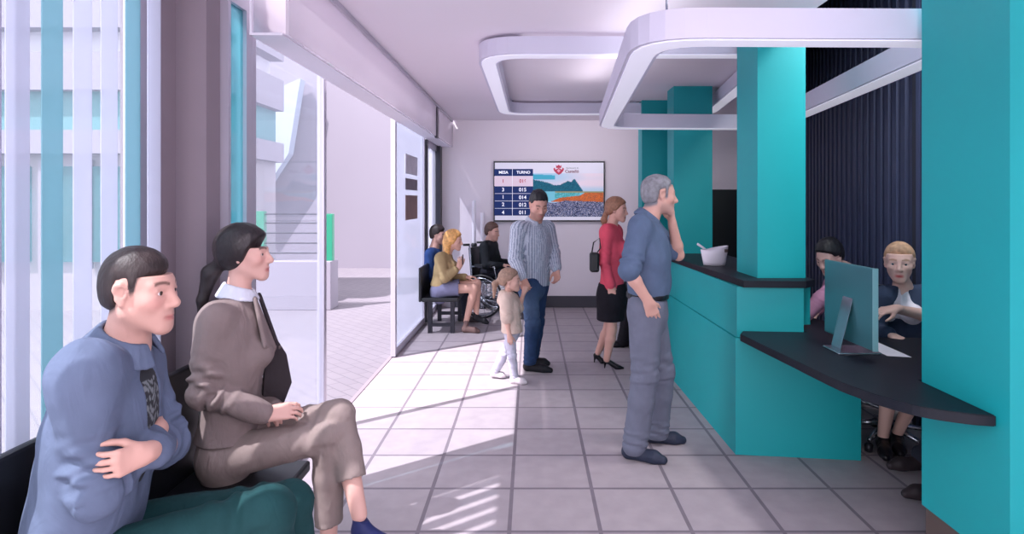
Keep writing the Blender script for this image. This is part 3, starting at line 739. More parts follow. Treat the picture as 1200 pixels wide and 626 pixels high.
class Head:
    """axes: f forward, l to the person's left, u up; c between the ears; s scale (1 = 0.235 m from chin to crown)"""
    def __init__(h, c, f, u=(0, 0, 1), s=1.0, sx=1.0):
        h.sx = sx
        h.c = np.asarray(c, float); h.f = nrm(f); h.l = nrm(np.cross(u, h.f)); h.u = np.cross(h.f, h.l); h.s = s
        h.R = np.stack([h.f, h.l, h.u], 1)
    def w(h, x, y, z): return h.c + h.R @ (np.array([x * h.sx, y, z]) * h.s)
    def loc(h, co): return ((co - h.c) @ h.R) / h.s / np.array([h.sx, 1, 1])
    def skin(h, v, fem=False, child=False, nose=1.0, mouth=1.0, fine=True):
        s = h.s; W = h.w; E = lambda c, r, k=.02, op='add': v.ell(W(*c), np.array(r) * s * np.array([h.sx, 1, 1]), h.R, k * s, op)
        K = lambda a, b, ra, rb, k=.015, op='add': v.cap(W(*a), W(*b), ra * s, rb * s, k * s, op=op)
        E((-.012, 0, .036), (.097, .076, .086)); E((.030, 0, -.022), (.060, .060, .078), .03)
        jw = .040 if fem or child else .047
        for y in (-1, 1):
            K((.0, y * jw, -.050), (.066, y * .017, -.096 if not child else -.085), .022, .017, .03)
            E((.054, y * .042, -.022), (.026, .022, .022), .025)
            K((.078, y * .010, .022), (.064, y * .046, .022), .012 if fem or child else .0145, .010, .016)
        E((.072, 0, -.099 if not child else -.088), (.019, .020, .016), .02); E((.070, 0, -.062), (.024, .030, .032), .02)
        if fine:
            for y in (-1, 1): E((.094, y * .0325, .002), (.016, .017, .010), .012, 'sub')
        n = nose
        K((.083, 0, .014), (.104 + .004 * n, 0, -.028), .0075, .0115 * n, .012); E((.103, 0, -.033), (.013 * n, .012, .0105), .008)
        for y in (-1, 1): E((.094, y * .0125, -.035), (.011, .0075, .0085), .008)
        if fine:
            for y in (-1, 1):
                K((.0835, y * .018, .0075), (.078, y * .046, .0065), .0052, .0045, .006)
                K((.082, y * .019, -.0095), (.0765, y * .045, -.0085), .0045, .004, .006)
        K((.084, -.022, -.0665), (.0925, 0, -.0635), .0035, .0055, .006); K((.0925, 0, -.0635), (.084, .022, -.0665), .0055, .0035, .006)
        K((.084, -.019, -.0735), (.0905, 0, -.0755), .0045, .0065, .006); K((.0905, 0, -.0755), (.084, .019, -.0735), .0065, .0045, .006)
        if fine: K((.098, 0, -.0695), (.088, -.024, -.0695), .0022, .0016, .004, 'sub'); K((.098, 0, -.0695), (.088, .024, -.0695), .0022, .0016, .004, 'sub')
        for y in (-1, 1):
            K((-.023, y * .078, .012), (-.018, y * .080, .023), .0065, .0065, .008); K((-.018, y * .080, .023), (-.006, y * .080, .0265), .0065, .0062, .008); K((-.006, y * .080, .0265), (.005, y * .077, .017), .0062, .005, .006)
            K((-.023, y * .078, .012), (-.017, y * .076, -.012), .0065, .006, .008); K((-.016, y * .077, -.012), (-.006, y * .074, -.028), .0065, .0075, .006)
            E((-.006, y * .072, .000), (.014, .006, .026), .006); E((-.001, y * .081, .006), (.008, .007, .015), .004, 'sub')
            K((.008, y * .076, .004), (.006, y * .076, -.008), .004, .004, .005)
    def colour(h, base, lips=None, brow=None, stubble=None, blush=None, scalp=None):
        base = np.array(base[:3]); lips = np.array((base[0] * .78, base[1] * .52, base[2] * .56) if lips is None else lips[:3])
        def fn(co):
            q = h.loc(co); c = np.tile(base, (len(co), 1)); x, y, z = q[:, 0], np.abs(q[:, 1]), q[:, 2]
            def put(wt, cc):
                c[:] = c + (np.array(cc)[:3] - c) * np.clip(wt, 0, 1)[:, None]
            near = (np.abs(q) < .16).all(1)
            if blush is not None: put(.5 * np.exp(-((y - .045) / .02) ** 2 - ((z + .025) / .022) ** 2) * (x > .02) * near, blush)
            if stubble is not None:
                st = np.clip((-.040 - z) / .02, 0, 1) * (x > -.01) * np.clip((z + .135) / .02, 0, 1) * near
                st = np.maximum(st, (x > .08) * np.exp(-((z + .052) / .007) ** 2) * (y < .026) * near)
                put(st, stubble)
            put((x > .08) * np.exp(-((y / .022) ** 4)) * np.exp(-(((z + .0695) / .0085) ** 4)) * near, lips)
            if scalp is not None and getattr(h, 'line', None):
                zl = np.interp(x, [p[0] for p in h.line], [p[1] for p in h.line]); ear = (y > .070) & (np.abs(x + .008) < .02)
                put(np.clip((z - zl + .006) / .016, 0, 1) * near * ~ear * (z > -.1), scalp)
            if brow is not None:
                bz = .0245 + .004 * np.sin((y - .015) / .035 * 3.0)
                put((x > .05) * (y > .013) * (y < .052) * np.exp(-(((z - bz) / .0048) ** 4)) * .9 * near, brow)
            return c
        return fn
    def eyes(h, parent, iris=rgb(60, 44, 36), n=24):
        iris = iris[:3]
        for y in (-1, 1):
            c = h.w(.0715, y * .0325, .0015); r = .0132 * h.s; th = np.linspace(0, np.pi, n // 2 + 1); ph = np.linspace(0, 2 * np.pi, n, endpoint=False)
            T, Ph = np.meshgrid(th, ph, indexing='ij'); d = np.stack([np.cos(T), np.sin(T) * np.cos(Ph), np.sin(T) * np.sin(Ph)], -1)
            co = c + (d * r) @ h.R.T; i = np.arange(T.size).reshape(T.shape); j = np.roll(i, -1, 1)
            q = np.stack([i[:-1], i[1:], j[1:], j[:-1]], -1).reshape(-1, 4)
            col = np.ones((T.size, 4)); a = T.ravel(); col[:, :3] = np.where(a[:, None] < .26, .01, np.where(a[:, None] < .58, np.array(iris), np.array(rgb(214, 206, 206)[:3])))
            link_mesh('eye', np_mesh('eye', co.reshape(-1, 3), q, col), MEYE, parent)
    def hair_vol(h, vox, ext=.35):
        return Vol(h.c - ext * .55 * h.s * np.array([1, 1, 1.3]), h.c + ext * .5 * h.s, vox)
    def cap_hair(h, v, th=.010, line=((-.14, -.075), (-.06, -.06), (-.030, -.03), (.0, .012), (.030, .022), (.040, .050), (.075, .078), (.12, .085)), wig=.0, top=0.0, seed=3, soft=.02):
        """hair that covers the skull above a hairline (x forward, z) given in head units"""
        s = h.s; h.line = line
        v.ell(h.w(-.012 - min(th, .008) * .7, 0, .036 + top * .5), np.array([(.097 + th) * h.sx, .076 + th, .086 + th + top]) * s, h.R, .01 * s)
        v.ell(h.w(-.045, 0, -.01), np.array([(.060 + th * .6) * h.sx, .062 + th * .5, .060]) * s, h.R, .03 * s)
        xs = [p[0] for p in line]; zs = [p[1] for p in line]; R = h.R; c = h.c
        def fn(X, Y, Z):
            q = [((X - c[0]) * R[0, i] + (Y - c[1]) * R[1, i] + (Z - c[2]) * R[2, i]) / s for i in (0, 2)]
            t = (q[1] - np.interp(q[0] / h.sx, xs, zs) - .0022 * np.sin(q[0] * 420) * np.sin(q[1] * 300 + Y * 500)) / soft
            return (th + .004) * s * (1 - np.clip(t, 0, 1)) ** 1.5 + np.clip(-t, 0, None) * soft * s * .8
        v.field(fn, 'add')
        if wig: v.wrinkle(wig, 160 / s, seed, (1, 1, 1))

def hand(v, w, d, n, sgn=1, s=1.0, curl=(.35, .5, .4), spread=.06, thumb=.5, k=.006):
    """w wrist, d along the hand, n where the palm faces, sgn picks the thumb's side"""
    d = nrm(d); n = nrm(np.asarray(n) - d * np.dot(n, d)); t = np.cross(d, n) * sgn; w = np.asarray(w, float)
    fl = (n, .62)
    v.cap(w - d * .02 * s, w + d * .02 * s, .027 * s, .029 * s, .015 * s, (n, .72))
    for i in range(4):
        o = (.030 - .020 * i) * s; L = (.072, .080, .074, .057)[i] * s; r = (.0090, .0092, .0088, .0076)[i] * s
        b0 = w + d * .012 * s + t * o * .6; b1 = w + d * (.084 - .004 * abs(i - 1)) * s + t * o
        v.cap(b0, b1, .016 * s, .0118 * s, .012 * s, (n, .85))
        a = 0; p = b1; dd = nrm(d + t * spread * (1.5 - i)); ax = np.cross(dd, n)
        for j, (q, rr) in enumerate(((.46, .96), (.30, .9), (.24, .8))):
            a += curl[j]; e = nrm(dd * math.cos(a) + n * math.sin(a)); p2 = p + e * L * q
            v.cap(p, p2, r * rr, r * rr * .94, k * s if j == 0 else .003 * s); p = p2
    p = w + d * .022 * s + t * .022 * s; e = nrm(d * .62 + t * (.75 - .4 * thumb) + n * (.25 + .5 * thumb))
    p2 = p + e * .042 * s; v.cap(p, p2, .0155 * s, .0120 * s, .012 * s)
    e = nrm(e + d * .5 - t * .45 * thumb); p3 = p2 + e * .032 * s; v.cap(p2, p3, .0112 * s, .0100 * s, .004 * s)
    e = nrm(e + d * .3 - t * .3 * thumb); v.cap(p3, p3 + e * .024 * s, .0098 * s, .0080 * s, .003 * s)

def shoe_vol(v, heel, toe, s=1.0, high=0.0, w=1.0, up=(0, 0, 1), ankle=None, pointed=0.0):
    """shoe from the heel to the toe tip, both on the sole plane"""
    heel, toe, up = np.asarray(heel, float), np.asarray(toe, float), nrm(up); d = nrm(toe - heel); L = np.linalg.norm(toe - heel)
    r = .036 * s * w
    hb = heel + d * r * .9 + up * (r * .95); tb = toe - d * r * (.9 - .3 * pointed) + up * r * .62
    ball = heel + d * (L * .68) + up * r * .8
    v.cap(hb, ball, r * .92, r * 1.08, .02 * s); v.cap(ball, tb, r * 1.05, r * (.68 - .28 * pointed), .02 * s)
    if ankle is not None: v.cap(hb + up * .01 * s, ankle, r * .98, r * .92, .03 * s)
    v.cap(hb + up * .02 * s, ball + up * .008, r * .8, r * .7, .02 * s)
    v.cut(heel, -up)
def arr(p): return np.array(p, float)
class Fig:
    """a person from joints given as (px, py, depth); s = size against a 1.75 m adult"""
    def __init__(g, J, face, s=1.0, fem=False, vox=.006, child=False):
        g.J = {k: arr(P(*v)) if not isinstance(v, np.ndarray) else v for k, v in J.items()}
        g.s, g.fem, g.vox, g.child = s, fem, vox, child
        g.F = nrm(face); g.S = nrm(np.cross((0, 0, 1), g.F))            # F facing, S to the person's left
        j = g.J
        for a in 'rl':
            for q in ('sh', 'el', 'wr', 'hp', 'kn', 'an'):
                assert q + a in j or q in ('el', 'wr'), q + a
    def box(g, pad=.13, names=None):
        pts = np.array([v for k, v in g.J.items() if names is None or k in names]); return pts.min(0) - pad, pts.max(0) + pad
    def vol(g, names=None, pad=.16, vox=None): lo, hi = g.box(pad, names); return Vol(lo, hi, vox or g.vox)
    def body(g, head, hands=(), legs=True, feet=True, armr=1.0, fine=True, headkw={}, thin=.86):
        """the whole body as one skin"""
        j, s = g.J, g.s; v = g.vol(pad=.22); N, H = j['nk'], (j['hpr'] + j['hpl']) / 2; t = thin
        head.skin(v, g.fem, g.child, fine=fine, **headkw)
        hb = head.w(-.022, 0, -.06)
        nr = (.047 if g.fem or g.child else .056) * s
        v.cap(hb, N, nr, nr * 1.08, .03 * s); v.cap(N, lerp(N, H, .12), nr * 1.1, .06 * s * t, .03 * s)
        v.cap(j['shr'], j['shl'], .045 * s * t, None, .04 * s)
        for a in 'rl': v.cap(N - V3(0, 0, .01), lerp(j['sh' + a], N, .25), nr * .62, .034 * s, .03 * s)
        v.cap(lerp(N, H, .32), lerp(N, H, .45), .115 * s * t, .125 * s * t, .04 * s, (g.F, .7))
        v.cap(lerp(N, H, .45), H, .12 * s * t, .135 * s * t, .04 * s, (g.F, .7))
        for a in 'rl':
            if 'el' + a in j:
                v.cap(j['sh' + a], j['el' + a], .042 * s * armr, .036 * s * armr, .02 * s)
                if 'wr' + a in j:
                    E, W = j['el' + a], j['wr' + a]; m = lerp(E, W, .3)
                    v.cap(E, m, .035 * s * armr, .038 * s * armr, .015 * s); v.cap(m, W, .038 * s * armr, .026 * s * armr, .015 * s)
            if legs:
                K, A = j['kn' + a], j['an' + a]; q = 1.0
                v.cap(j['hp' + a], K, .075 * s * q, .051 * s, .03 * s)
                c = lerp(K, A, .3) - nrm(np.cross(np.cross(A - K, g.F), A - K)) * 0
                v.cap(K, c, .049 * s, .051 * s, .02 * s); v.cap(c, A, .051 * s, .033 * s, .02 * s)
        for h in hands: hand(v, **h)
        g.v = v; return v
    def torso(g, v, grow=.012, bust=0.0, waist=1.0, w=1.0, hem=1.0, belly=0.0, depth=.7, k=.04):
        j, s = g.J, g.s; N, H = j['nk'], (j['hpr'] + j['hpl']) / 2; F = (g.F, depth)
        sw = np.linalg.norm(j['shr'] - j['shl']) / 2
        cw = (.150 if g.fem else .168) * s * w
        L = np.linalg.norm(H - N); t0 = min(.46, (cw * .92 + grow - .01 * s) / L)
        v.cap(lerp(N, H, t0), lerp(N, H, max(t0 + .02, .42)), cw * .92 + grow, cw + grow, k * s, F)
        v.cap(lerp(N, H, .42), lerp(N, H, .66), cw + grow, cw * .90 * waist + grow, k * s, F)
        v.cap(lerp(N, H, .66), lerp(N, H, hem), cw * .90 * waist + grow, (.158 if not g.fem else .165) * s * w + grow, k * s, F)
        for a, sg in (('r', -1), ('l', 1)):
            q = lerp(j['sh' + a], N, .12)
            v.cap(q, lerp(N, H, .42) + g.S * sg * .075 * s, .050 * s + grow, .085 * s + grow, k * s, (g.F, .85))
            v.cap(N - V3(0, 0, .035) * s, q, .034 * s + grow, .046 * s + grow, .03 * s)
        v.cap(lerp(j['shr'], j['shl'], .1) - V3(0, 0, .03) * s, lerp(j['shl'], j['shr'], .1) - V3(0, 0, .03) * s, .05 * s + grow, None, k * s)
        if bust:
            for a in (-1, 1): v.ell(lerp(N, H, .36) + g.F * (.085 * s + .3 * bust) + g.S * a * .065 * s, V3(1, 1, 1) * bust, None, .04 * s)
        if belly: v.ell(lerp(N, H, .72) + g.F * .05 * s, V3(1, 1, 1) * belly, None, .06 * s)
    def sleeve(g, v, a, upto=1.0, ra=.055, rb=.047, rc=.040, folds=.004, k=.02):
        """upto: 0..1 to the elbow, 1..2 to the wrist"""
        j, s = g.J, g.s; S, E = j['sh' + a], j['el' + a]
        e = lerp(S, E, min(upto, 1)); v.cap(S, e, ra * s, (ra + (rb - ra) * min(upto, 1)) * s, k * s, fold=(folds, 5, .85))
        if upto > 1:
            W = lerp(E, j['wr' + a], upto - 1); v.cap(E, W, rb * s, (rb + (rc - rb) * (upto - 1)) * s, k * s, fold=(folds, 5, .1))
    def neck_hole(g, v, head, r=.056, down=.03, front=0.0, fr=.03, deep=.25):
        N = g.J['nk']; ax = nrm(head.w(-.022, 0, -.06) - N)
        v.cap(N - ax * down * g.s, N + ax * .25, r * g.s, r * g.s * 1.15, .006, op='sub')
        if front: 
            H = (g.J['hpr'] + g.J['hpl']) / 2
            v.cap(N + g.F * .06 * g.s, lerp(N, H, deep) + g.F * .14 * g.s, fr * g.s, front * g.s, .01, op='sub')
    def collar(g, head, r=.062, h=.035, th=.008, tilt=.0, vox=None, gap=.5, flare=1.25, drop=.035):
        """stand and fall collar as a bent strip round the neck, open in front"""
        N = g.J['nk']; ax = nrm(head.w(-.022, 0, -.05) - N); s = g.s; f = nrm(g.F - ax * np.dot(g.F, ax)); l = np.cross(ax, f)
        v = Vol(N - .16 * s, N + .16 * s, vox or g.vox * .8); A = np.linspace(gap, 2 * math.pi - gap, 26)
        def ringp(a, rr, up): return N + ax * up * s + (f * math.cos(a) * 1.06 + l * math.sin(a)) * rr * s
        for a0, a1 in zip(A, A[1:]):
            fr = lambda a: (1 + math.cos(a)) / 2
            t0 = ringp(a0, r, h - .028 * fr(a0)); t1 = ringp(a1, r, h - .028 * fr(a1)); b0 = ringp(a0, r * flare, -drop * (.55 + .6 * fr(a0)) + .02); b1 = ringp(a1, r * flare, -drop * (.55 + .6 * fr(a1)) + .02)
            for q in np.linspace(0, 1, 11): v.cap(lerp(t0, b0, q), lerp(t1, b1, q), th * s, None, .006)
        return v
    def trousers(g, v, thigh=.092, knee=.066, cuff=.056, shin=1.0, folds=.005, k=.03, hipw=1.0, waist=True, top=.5):
        j, s = g.J, g.s; H = (j['hpr'] + j['hpl']) / 2; N = j['nk']
        up = nrm(N - H)
        v.cap(H + up * .10 * s * (1 if waist else 0), H - up * .02 * s, .152 * s * hipw, .168 * s * hipw, k * s, (g.F, .74))
        for a in 'rl':
            h_, K, A = j['hp' + a], j['kn' + a], j['an' + a]; e = lerp(K, A, shin)
            v.cap(h_, K, thigh * s, knee * s, k * s, fold=(folds, 6, .95)); v.cap(K, lerp(K, e, .35), knee * s, (knee * .96) * s, .02 * s, fold=(folds, 3, .0)); v.cap(lerp(K, e, .35), e, knee * .96 * s, cuff * s, .02 * s, fold=(folds, 6, .9))
    def person(g, label, colf, name='person', group=None, floor=None):
        co, Q = g.v.mesh(1); col = np.ones((len(co), 4)); col[:, :3] = colf(co)
        b = (g.J['hpr'] + g.J['hpl']) / 2
        o = link_mesh(name, np_mesh(name, co, Q, col), MS, None, (b[0], b[1], co[:, 2].min()))
        g.o = tag(o, label, 'person', group); return o
    def add(g, v, name, m, colf=None, smooth=1):
        return vol_obj(v, name, m, g.o, colf=colf, smooth=smooth)
def fl(px, z, up=0.0): return V3((px - VX) * z / FPX, z, up)
L3c = lambda r, g, b: np.array(rgb(r, g, b)[:3])
def flat_col(c): return lambda co: np.tile(np.array(c[:3]), (len(co), 1))
def part_box(g, *names): return [g.J[n] for n in names]

# ---- grey-haired man at the counter
def grey_man():
    J = dict(nk=(759, 257, 3.80), shr=(750, 267, 3.63), shl=(761, 266, 3.98), elr=(737, 318, 3.55), wrr=(760, 354, 3.585), ell=(795, 299, 3.93), wrl=(788, 262, 3.84),
             hpr=(756, 362, 3.71), hpl=(761, 362, 3.90), knr=(755, 442, 3.73), knl=(775, 437, 3.96), anr=(744, 523, 3.77), anl=(770, 508, 4.02))
    g = Fig(J, (1, -.05, 0), 1.02, vox=.006)
    hd = Head(P(773, 229, 3.81), (1, .12, -.06), s=1.0); hd.line = ((-.14, -.085), (-.07, -.075), (-.032, -.06), (-.028, .03), (.012, .034), (.014, -.02), (.028, -.02), (.032, .045), (.068, .074), (.12, .08))
    g.body(hd, [dict(w=g.J['wrr'], d=(.34, .27, -.88), n=(-.1, .95, .3), sgn=1, curl=(.2, .3, .3)), dict(w=g.J['wrl'], d=(-.12, -.1, 1), n=(-1, -.1, 0), sgn=-1, curl=(.7, .8, .6), thumb=.7)], headkw=dict(nose=1.15))
    sk = L3c(206, 160, 146)
    g.person('grey-haired man standing at the teal counter in blue shirt, hand at his chin', hd.colour(sk, brow=L3c(120, 116, 118), stubble=sk * .80 + L3c(150, 150, 156) * .12, blush=L3c(204, 140, 126), scalp=L3c(120, 120, 126)))
    hd.eyes(g.o)
    v = hd.hair_vol(.005); hd.cap_hair(v, .010, line=hd.line, wig=.0025, soft=.03)
    g.add(v, 'hair', hair_mat('hair_grey', rgb(128, 128, 134)))
    v = g.vol(['nk', 'shr', 'shl', 'elr', 'ell', 'hpr', 'hpl'], .2); g.torso(v, .016, belly=.085, hem=.86)
    for a in 'rl': g.sleeve(v, a, .80 if a == 'l' else .97, .066, .062, folds=.008)
    j = g.J; v.cap(lerp(j['shr'], j['elr'], .86), lerp(j['shr'], j['elr'], 1.0), .060, .059, .008); v.cap(lerp(j['shl'], j['ell'], .70), lerp(j['shl'], j['ell'], .82), .064, .062, .008)
    v.wrinkle(.007, 17, 5, (1, 1, .6)); v.wrinkle(.0025, 42, 6); H = (j['hpr'] + j['hpl']) / 2; v.cut(H + V3(0, 0, .085), (0, 0, -1)); g.neck_hole(v, hd, .058, front=.02, deep=.22)
    sm = cloth('denim_blue', rgb(86, 102, 128)); g.add(v, 'shirt', sm)
    g.add(g.collar(hd, .066, .040, .006), 'collar', sm)
    v = g.vol(['hpr', 'hpl', 'knr', 'knl', 'anr', 'anl'], .26); g.trousers(v, .100, .082, .074, .98, .006); v.wrinkle(.004, 22, 8, (1, 1, .6))
    v.cut(H + V3(0, 0, .095), (0, 0, 1)); v.cut(V3(0, 0, .035), (0, 0, -1)); tr = g.add(v, 'trousers', cloth('trouser_grey', rgb(104, 108, 124)))
    v = Vol(H - .25, H + .25, .005); v.cap(H + V3(0, 0, .085), H + V3(0, 0, .088), .176, .176, .004, (g.F, .74)); v.cut(H + V3(0, 0, .105), (0, 0, 1)); v.cut(H + V3(0, 0, .070), (0, 0, -1))
    g.add(v, 'belt', cloth('belt_black', rgb(26, 26, 32), rough=.4))
    for a, (h0, t0) in dict(r=(fl(730, 3.80), fl(784, 3.69)), l=(fl(757, 4.04), fl(806, 4.01))).items():
        v = Vol(np.minimum(h0, t0) - .1, np.maximum(h0, t0) + V3(.1, .1, .2), .005); shoe_vol(v, h0, t0, 1.05, ankle=j['an' + a] * V3(1, 1, 1)); v.cut(V3(0, 0, .115), (0, 0, 1))
        g.add(v, 'shoe', cloth('shoe_navy', rgb(44, 50, 68), rough=.5))
grey_man()

# ---- young man, arms crossed, foreground
def young_man():
    J = dict(nk=(145, 409, 1.76), shr=(94, 440, 1.57), shl=(158, 428, 1.94), elr=(113, 572, 1.58), wrr=(186, 503, 1.80), ell=(196, 520, 1.93), wrl=(171, 531, 1.62),
             hpr=V3(-1.27, 1.62, .575), hpl=V3(-1.31, 1.83, .575), knr=(312, 602, 1.80), knl=(336, 592, 1.98), anr=V3(-.72, 1.76, .10), anl=V3(-.72, 1.98, .10))
    g = Fig(J, (.96, .27, 0), 1.0, vox=.004)
    hd = Head(P(165, 341, 1.745), (.985, .02, -.03), s=1.03, sx=.9); hd.line = ((-.14, -.07), (-.07, -.06), (-.034, -.045), (-.026, .03), (.008, .035), (.014, -.004), (.026, .0), (.034, .036), (.050, .058), (.075, .063), (.12, .066))
    g.body(hd, [dict(w=g.J['wrl'], d=(-.38, -.92, .0), n=(-.92, .38, 0), sgn=-1, curl=(.7, .5, .3), spread=.05, s=.9), dict(w=g.J['wrr'], d=(-.5, .85, -.15), n=(-1, -.2, 0), sgn=-1, curl=(.3, .3, .2), s=.85)], headkw=dict(nose=1.05), legs=True)
    sk = L3c(190, 148, 136)
    g.person('young man with cropped dark hair sitting with crossed arms in blue shirt, nearest in front', hd.colour(sk, brow=L3c(84, 62, 54), stubble=sk * .93, blush=L3c(200, 140, 132), scalp=L3c(52, 42, 42)))
    hd.eyes(g.o)
    v = hd.hair_vol(.0035); hd.cap_hair(v, .0045, line=hd.line, wig=.0010, soft=.03)
    g.add(v, 'hair', hair_mat('hair_dark_brown', rgb(46, 36, 36)))
    j = g.J; H = (j['hpr'] + j['hpl']) / 2; N = j['nk']
    v = g.vol(['nk', 'shr', 'shl', 'hpr', 'hpl'], .2); g.torso(v, .006); g.neck_hole(v, hd, .060, down=.04); v.wrinkle(.002, 30, 3)
    def tee(co):
        q = np.sin(co[:, 2] * 160 + 3 * np.sin(co[:, 1] * 90)) * np.sin(co[:, 1] * 120 + 2 * np.sin(co[:, 2] * 70)); c = np.tile(L3c(34, 36, 42), (len(co), 1))
        d = np.abs((co[:, 2] - (N[2] - .17)) / .085); m_ = (q > .12) & (d < 1) & (co[:, 0] > N[0]); c[m_] = L3c(112, 118, 122); return c
    g.add(v, 't_shirt', mat('tee_dark', (1, 1, 1, 1), .9, vcol=True), colf=tee)
    v = g.vol(['nk', 'shr', 'shl', 'elr', 'ell', 'wrr', 'wrl', 'hpr', 'hpl'], .22); g.torso(v, .030, hem=1.08)
    ax = nrm(lerp(N, H, .9) - N)
    v.cap(N + g.F * .10 - g.S * .01, lerp(N, H, .45) + g.F * .19 - g.S * .02, .045, .075, .012, op='sub'); v.cap(lerp(N, H, .45) + g.F * .19 - g.S * .02, lerp(N, H, 1.0) + g.F * .24, .075, .07, .012, op='sub')
    g.sleeve(v, 'r', 1.84, .072, .062, .050, .013); g.sleeve(v, 'l', 1.72, .068, .058, .048, .011)
    v.wrinkle(.012, 17, 12, (1, 1, .6)); v.wrinkle(.005, 36, 4, (1, 1, .7))
    g.neck_hole(v, hd, .062, down=.02)
    sm = cloth('shirt_denim_light', rgb(88, 99, 122), noise=(5, .14)); sh = g.add(v, 'shirt', sm)
    cv = g.collar(hd, .064, .062, .006, gap=.5, flare=1.55, drop=.030, vox=.0042); g.add(cv, 'collar', sm)
    v = g.vol(['hpr', 'hpl', 'knr', 'knl', 'anr', 'anl'], .26, .0065); g.trousers(v, .100, .076, .062, .96, .009); v.wrinkle(.005, 20, 9)
    g.add(v, 'trousers', cloth('trouser_green', rgb(20, 58, 60), noise=(8, .15)))
    for a in 'rl':
        h0 = j['an' + a] * V3(1, 1, 0) - V3(.05, 0, 0); t0 = h0 + V3(.28, 0, 0)
        v = Vol(np.minimum(h0, t0) - .1, np.maximum(h0, t0) + V3(.1, .1, .2), .007); shoe_vol(v, h0, t0, 1.05, ankle=j['an' + a]); v.cut(V3(0, 0, .13), (0, 0, 1)); g.add(v, 'shoe', cloth('shoe_navy', rgb(44, 50, 68)))
young_man()

# ---- woman in the taupe jacket, crossed legs
def taupe_woman():
    J = dict(nk=(279, 349, 2.62), shr=(251, 377, 2.47), shl=(272, 371, 2.78), elr=(240, 462, 2.42), wrr=(314, 486, 2.49), ell=(292, 460, 2.80), wrl=(322, 482, 2.66),
             hpr=V3(-1.275, 2.50, .545), hpl=V3(-1.30, 2.68, .555), knr=(384, 511, 2.56), knl=(396, 487, 2.62), anr=V3(-.86, 2.60, .12), anl=(421, 603, 2.50))
    g = Fig(J, (.965, .26, 0), .97, fem=True, vox=.0045)
    hd = Head(P(288, 298, 2.63), (.98, .10, .02), s=.98)
    j = g.J
    g.body(hd, [dict(w=j['wrr'], d=(.90, .32, .10), n=(.1, .7, -.7), sgn=1, curl=(.35, .6, .5), s=.95), dict(w=j['wrl'], d=(.55, -.55, -.12), n=(.35, -.2, -.9), sgn=-1, curl=(.5, .7, .5), s=.95)], headkw=dict(nose=.95))
    sk = L3c(210, 166, 154)
    g.person('woman with dark ponytail sitting cross-legged in taupe jacket and trousers beside the pillar', hd.colour(sk, lips=L3c(170, 96, 96), brow=L3c(70, 52, 50), blush=L3c(208, 144, 134)))
    hd.eyes(g.o)
    v = hd.hair_vol(.0045, .6); hd.cap_hair(v, .020, line=((-.16, -.10), (-.06, -.085), (-.015, -.070), (.010, -.035), (.035, .015), (.055, .045), (.085, .072), (.12, .080)), wig=.0018)
    b0 = hd.w(-.115, 0, -.045); v.cap(b0, b0 + V3(-.035, 0, -.035), .030, .033, .02); v.cap(b0 + V3(-.035, 0, -.035), b0 + V3(-.065, -.01, -.15), .035, .020, .02); v.cap(b0 + V3(-.065, -.01, -.15), b0 + V3(-.075, -.02, -.21), .020, .006, .02)
    g.add(v, 'hair', hair_mat('hair_black_brown', rgb(36, 29, 32)))
    H = (j['hpr'] + j['hpl']) / 2; N = j['nk']
    v = g.vol(['nk', 'shr', 'shl', 'hpr', 'hpl'], .2); g.torso(v, .006, bust=.055); g.neck_hole(v, hd, .052, front=.015, fr=.024, deep=.25); wm = cloth('blouse_white', rgb(206, 208, 220)); g.add(v, 'blouse', wm)
    g.add(g.collar(hd, .056, .062, .0055, gap=.38, flare=1.45, drop=.022, vox=.004), 'blouse_collar', wm)
    v = g.vol(['nk', 'shr', 'shl', 'elr', 'ell', 'wrr', 'wrl', 'hpr', 'hpl'], .22); g.torso(v, .026, bust=.062, hem=.93)
    v.cap(N + g.F * .09, lerp(N, H, .30) + g.F * .20, .030, .018, .008, op='sub'); v.cap(lerp(N, H, .30) + g.F * .22, lerp(N, H, 1.0) + g.F * .26, .016, .045, .008, op='sub')
    for a in 'rl': g.sleeve(v, a, 1.92, .068, .058, .050, .012)
    v.wrinkle(.007, 20, 21, (1, 1, .7)); v.wrinkle(.003, 40, 4); v.cut(H + V3(0, 0, .06), (0, 0, -1)); g.neck_hole(v, hd, .058, down=.03)
    jm = cloth('jacket_taupe', rgb(128, 114, 112)); jk = g.add(v, 'jacket', jm)
    # wide lapels folded open, one each side of the front
    for sd_ in (-1, 1):
        v = Vol(N - .32, N + .34, .005); a0 = N + g.F * .075 + g.S * sd_ * .055 + V3(0, 0, .005); a1 = lerp(N, H, .34) + g.F * .165 + g.S * sd_ * .035; b1 = lerp(N, H, .30) + g.F * .135 + g.S * sd_ * .115
        for q in np.linspace(0, 1, 28): v.cap(lerp(a0, a1, q), lerp(a0, b1, q), .0075, None, .008)
        g.add(v, 'lapel', jm if sd_ < 0 else cloth('lining_dark', rgb(56, 50, 54)))
    # dark lining flap hanging open on her far side
    fp = [lerp(N, H, .16) + g.F * .10, lerp(N, H, .42) + g.F * .205, lerp(N, H, .62) + g.F * .235, lerp(N, H, .80) + g.F * .20, lerp(N, H, .70) + g.F * .12, lerp(N, H, .40) + g.F * .12]
    MB().slab([q + g.S * .055 for q in fp], g.S * .022 - g.F * .01).build('jacket_lining', cloth('lining_dark', rgb(56, 50, 54)), g.o)
    for q in (.235, .375):
        p = lerp(N, H, .34) + g.F * (.19 - .02 * q) - g.S * (.02 + .1 * (q - .235))
        b = MB(); b.lathe([(.006, -.002), (.007, 0), (.006, .0025), (.003, .003)], (0, 0, 0), 14)
        for x in b.b.verts: x.co = Vector(p) + Vector(np.stack([g.S, np.cross(g.F, g.S), g.F], 1) @ arr(x.co))
        b.build('button', cloth('button_brown', rgb(90, 78, 76), rough=.3), g.o)
